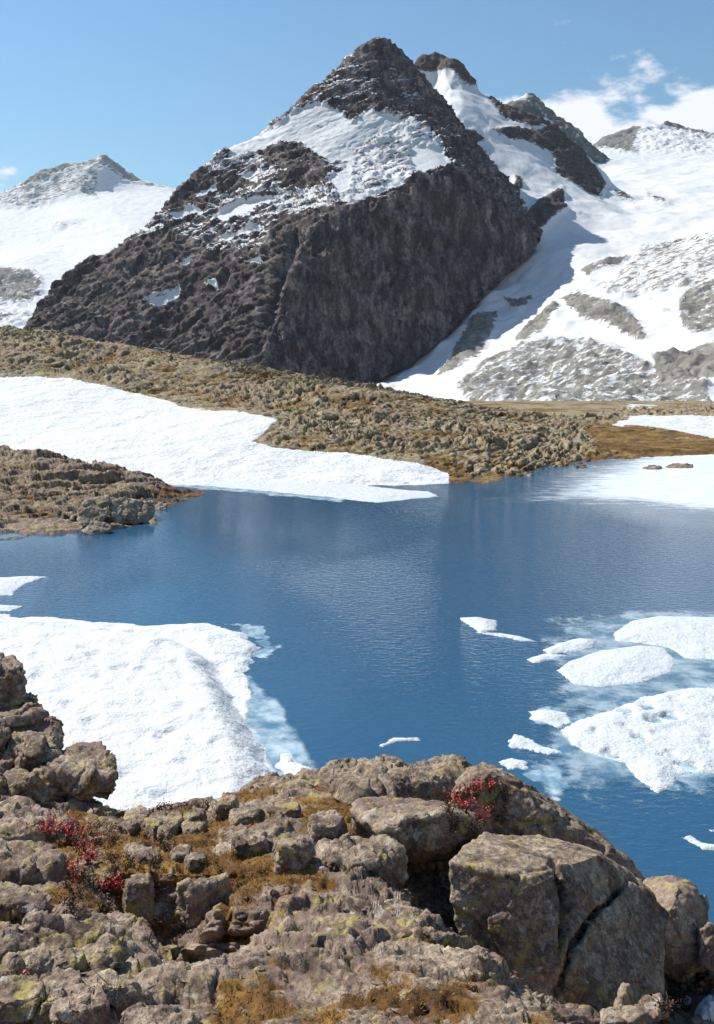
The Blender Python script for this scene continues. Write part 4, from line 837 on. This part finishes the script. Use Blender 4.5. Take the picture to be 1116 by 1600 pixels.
def scatter(bvh_src, meshes, n, region, smin, smax, label, group, sink=.25, name='stone'):
    bv = bvh_src if isinstance(bvh_src, BVHTree) else BVHTree.FromPolygons(bvh_src[0].tolist(), bvh_src[1].tolist()); k = 0; tries = 0
    while k < n and tries < n * 12:
        tries += 1
        x, y = rr.uniform(region[0], region[2]), rr.uniform(region[1], region[3])
        dirv = Vector(((x - CX) / F, 1, (HZ - y) / F)).normalized()
        hit = bv.ray_cast(Vector((0, 0, H)), dirv)
        if hit[0] is None or hit[1].z < .3 or hit[0].z < .05: continue
        s = smin * (smax / smin) ** (rr.random() ** 1.6)
        o = bpy.data.objects.new(name, rr.choice(meshes)); sc.collection.objects.link(o)
        o.location = hit[0] - Vector((0, 0, s * sink)); o.scale = (s, s * rr.uniform(.7, 1.2), s * rr.uniform(.7, 1.1)); o.rotation_euler = (rr.uniform(-.3, .3), rr.uniform(-.3, .3), rr.uniform(0, 6.28))
        tag(o, label, 'stone', group); k += 1

scatter(HILL, far_st, 150, (0, 520, 1000, 750), .28, 1.0, 'loose weathered stone lying on the far shore hill', 'loose stones on the far shore hill')
scatter(KBC[0], near_st, 120, (0, 1200, 700, 1600), .018, .06, 'small loose stone lying on the near knoll', 'loose stones on the near knoll')

# ------------------------------------------------------------------ plants and turf on the knoll
KB = KBC[0]
def ground(px, py):
    h = KB.ray_cast(Vector((0, 0, H)), Vector(((px - CX) / F, 1, (HZ - py) / F)).normalized()); return h[0]
def leaf_mesh(C, D, L, W, r):
    """folded leaf-shaped quads: C centre, D direction, L length, W width"""
    n = len(C); R = r.normal(size=(n, 3)); S = np.cross(D, R); S /= np.maximum(np.linalg.norm(S, axis=1), 1e-6)[:, None]; U = np.cross(S, D)
    L, W = L[:, None], W[:, None]
    V = np.stack([C, C + D * L * .5 + S * W * .5 + U * W * .25, C + D * L, C + D * L * .5 - S * W * .5 + U * W * .25], 1).reshape(-1, 3)
    i = np.arange(n)[:, None] * 4
    return V, np.concatenate([i + np.array([[0, 1, 2]]), i + np.array([[0, 2, 3]])])
def tube(pts, r0, r1, k=5):
    pts = np.array(pts); V, T = [], []
    for j, p in enumerate(pts):
        rad = r0 + (r1 - r0) * j / (len(pts) - 1)
        for a in range(k): V.append(p + rad * np.array((math.cos(a * 6.283 / k), math.sin(a * 6.283 / k), 0)))
    for j in range(len(pts) - 1):
        for a in range(k):
            b = (a + 1) % k; T += [(j * k + a, j * k + b, j * k + k + b), (j * k + a, j * k + k + b, j * k + k + a)]
    return V, T
def shrub(name, px, py, hgt, wid, stems, n_red, n_dark, label, group, seed, leafl=.018, red=M_red, dark=M_dkleaf):
    base = ground(px, py)
    if base is None: return
    r = np.random.RandomState(seed); rt = bpy.data.objects.new(name, None); sc.collection.objects.link(rt); rt.location = base; rt.empty_display_size = .05
    tag(rt, label, 'shrub', group)
    VV, TT, tips, off = [], [], [], 0
    for _ in range(stems):
        lean = r.normal(size=2) * wid * .55; hh = hgt * r.uniform(.65, 1.05); o2 = r.normal(size=2) * wid * .22
        pts = [np.array((o2[0] + lean[0] * t * t + r.normal() * .004, o2[1] + lean[1] * t * t + r.normal() * .004, hh * t - .02)) for t in np.linspace(0, 1, 6)]
        v, t = tube(pts, .0045, .0014); VV += v; TT += [tuple(q + off for q in f) for f in t]; off += len(v); tips.append(pts)
    mesh('stem', np.array(VV), np.array(TT), M_twig, parent=rt)
    for n, lo, mt, nm in ((n_red, .62, red, 'red_leaf_spray' if red is M_red else 'leaf_spray'), (n_dark, .15, dark, 'dark_leaf_spray')):
        if not n: continue
        si = r.randint(0, stems, n); t = r.uniform(lo, 1.02, n); C = []
        for a, b in zip(si, t):
            p = tips[a]; f = min(b, .999) * 5; k = int(f); C.append(p[k] + (p[k + 1] - p[k]) * (f - k))
        C = np.array(C) + r.normal(size=(n, 3)) * .010; D = r.normal(size=(n, 3)); D[:, 2] = np.abs(D[:, 2]) * .5 + .15; D /= np.linalg.norm(D, axis=1)[:, None]
        v, t = leaf_mesh(C, D, leafl * r.uniform(.6, 1.3, n), leafl * .62 * r.uniform(.7, 1.2, n), r)
        o = mesh(nm, v, t, mt, parent=rt, smooth=False); o['kind'] = 'stuff'
reds = [(78, 1316, .16, 'tallest red-tipped shrub at the left, beside the pale slab'), (108, 1318, .15, 'bushy red shrub right of the tallest one'), (130, 1332, .09, 'small red shrub under the bushy one'), (94, 1350, .07, 'tiny red shrub below the tallest one'),
        (140, 1350, .08, 'red shrub at the middle of the left heath'), (116, 1372, .09, 'red shrub at the lower edge of the left heath'), (164, 1392, .08, 'red shrub just left of the flat pale stone'), (187, 1396, .09, 'red shrub touching the flat pale stone'),
        (216, 1402, .08, 'red shrub below the flat pale stone'), (234, 1402, .07, 'last red shrub toward the ochre turf'),
        (6, 1575, .10, 'red shrub in the lower left corner'), (24, 1566, .07, 'small red shrub next to the lower left corner')]
for i, (x, y, h, lb) in enumerate(reds): shrub('red_shrub', x, y, h, h * .55, 4 if h < .1 else 7, 46 if h < .1 else 90, 40, lb, 'red autumn shrubs', 100 + i)
for i in range(46):
    x, y = rr.uniform(85, 262), rr.uniform(1290, 1446)
    shrub('heath_shrub', x, y, rr.uniform(.04, .08), .05, 5, 0, 90, 'low dark brown heath shrub among the red shrubs', 'dark heath shrubs on the left slope', 300 + i, .014)
for i in range(22):
    x = 196 + i * 7.2 + rr.uniform(-3, 3); y = np.interp(x, [196, 260, 350], [1274, 1260, 1252]) + rr.uniform(0, 8)
    shrub('heath_shrub', x, y, rr.uniform(.035, .07), .03, 4, 0, 46, 'dark heath sprig standing on the crest against the snow', 'dark heath sprigs on the crest', 400 + i, .014)
# shrubs rooted in the cleft of the dome rock
dg = bpy.context.evaluated_depsgraph_get()
def ground_any(px, py):
    h = sc.ray_cast(dg, Vector((0, 0, H)), Vector(((px - CX) / F, 1, (HZ - py) / F)).normalized()); return h[1] if h[0] else None
bpy.context.view_layer.update(); dg = bpy.context.evaluated_depsgraph_get()
ground = ground_any
cle = [(708, 1258, 'red shrub leftmost in the cleft of the dark dome rock'), (728, 1244, 'red shrub under the small cap stone on the crest'), (744, 1240, 'red shrub beside the small cap stone on the crest'), (766, 1236, 'highest red shrub on the dark dome rock'),
       (724, 1268, 'red shrub in the middle of the cleft above the overhanging boulder'), (755, 1284, 'lowest red shrub in the cleft of the dark dome rock')]
for i, (x, y, lb) in enumerate(cle): shrub('red_shrub', x, y, .10, .07, 6, 60, 70, lb, 'red autumn shrubs', 500 + i)
for i in range(14): shrub('heath_shrub', rr.uniform(690, 790), rr.uniform(1236, 1300), .07, .06, 5, 0, 80, 'dark heath shrub in the cleft of the dark dome rock', 'dark heath shrubs in the dome rock cleft', 540 + i, .015)
for i, (x, y, lb) in enumerate([(1092, 1528, 'red shrub above the largest lower right snow patch'), (1110, 1545, 'red shrub cut by the right edge over the snow'), (1050, 1535, 'dull red shrub between the small right snow patches')]):
    shrub('red_shrub', x, y, .09, .06, 5, 46, 60, lb, 'red autumn shrubs', 600 + i)
for i in range(8): shrub('heath_shrub', rr.uniform(1030, 1116), rr.uniform(1520, 1580), .07, .06, 5, 0, 70, 'dark heath shrub around the lower right snow patches', 'dark heath shrubs by the snow patches', 640 + i, .015)

# short dry turf blades
ux, uy = topx(KV); tri = KT[(ux[KT].min(1) > -20) & (ux[KT].max(1) < 1130) & (uy[KT].max(1) < 1640) & (uy[KT].min(1) > 1190) & (KV[KT][:, :, 1].max(1) < 8)]
wgt = np.clip(turf[tri].mean(1) - .42, 0, 1)
e1, e2 = KV[tri[:, 1]] - KV[tri[:, 0]], KV[tri[:, 2]] - KV[tri[:, 0]]; cr = np.cross(e1, e2); area = np.linalg.norm(cr, axis=1) / 2; up = cr[:, 2] / np.maximum(area * 2, 1e-9)
wgt = wgt * area * (up > .35); r = np.random.RandomState(3); n = 42000
pick = r.choice(len(tri), n, p=wgt / wgt.sum()); a, b = r.rand(2, n); sw = a + b > 1; a[sw], b[sw] = 1 - a[sw], 1 - b[sw]
C = KV[tri[pick, 0]] + e1[pick] * a[:, None] + e2[pick] * b[:, None] - np.array((0, 0, .004))
D = r.normal(size=(n, 3)) * np.array((.75, .75, .3)) + np.array((.15, -.1, .75)); D /= np.linalg.norm(D, axis=1)[:, None]
clump = fbm(C / .12, 3)
v, t = leaf_mesh(C, D, r.uniform(.010, .027, n) * (1 + .8 * clump), r.uniform(.0022, .0045, n), r)
mesh('turf_grass', v, t, M_blade, label='short dry ochre turf grass between the near rocks', cat='grass', kind='stuff', smooth=False)

# ------------------------------------------------------------------ air
def haze_box():
    m = bpy.data.materials.new('mountain_air'); m.use_nodes = True; n = m.node_tree.nodes; n.clear()
    o = n.new('ShaderNodeOutputMaterial'); v = n.new('ShaderNodeVolumePrincipled'); v.inputs['Density'].default_value = 1.7e-5; v.inputs['Color'].default_value = (.72, .86, 1, 1); v.inputs['Anisotropy'].default_value = .2
    m.node_tree.links.new(v.outputs[0], o.inputs['Volume'])
    x0, x1, y0, y1, z0, z1 = -9000, 9000, -300, 13000, -140, 2600
    V = [(x, y, z) for z in (z0, z1) for y in (y0, y1) for x in (x0, x1)]
    q = [(0, 2, 3, 1), (4, 5, 7, 6), (0, 1, 5, 4), (2, 6, 7, 3), (0, 4, 6, 2), (1, 3, 7, 5)]
    mesh('haze', V, [t for a, b, c, d in q for t in ((a, b, c), (a, c, d))], m, label='thin bluish mountain air between the peaks', cat='haze', kind='stuff', smooth=False)
haze_box()
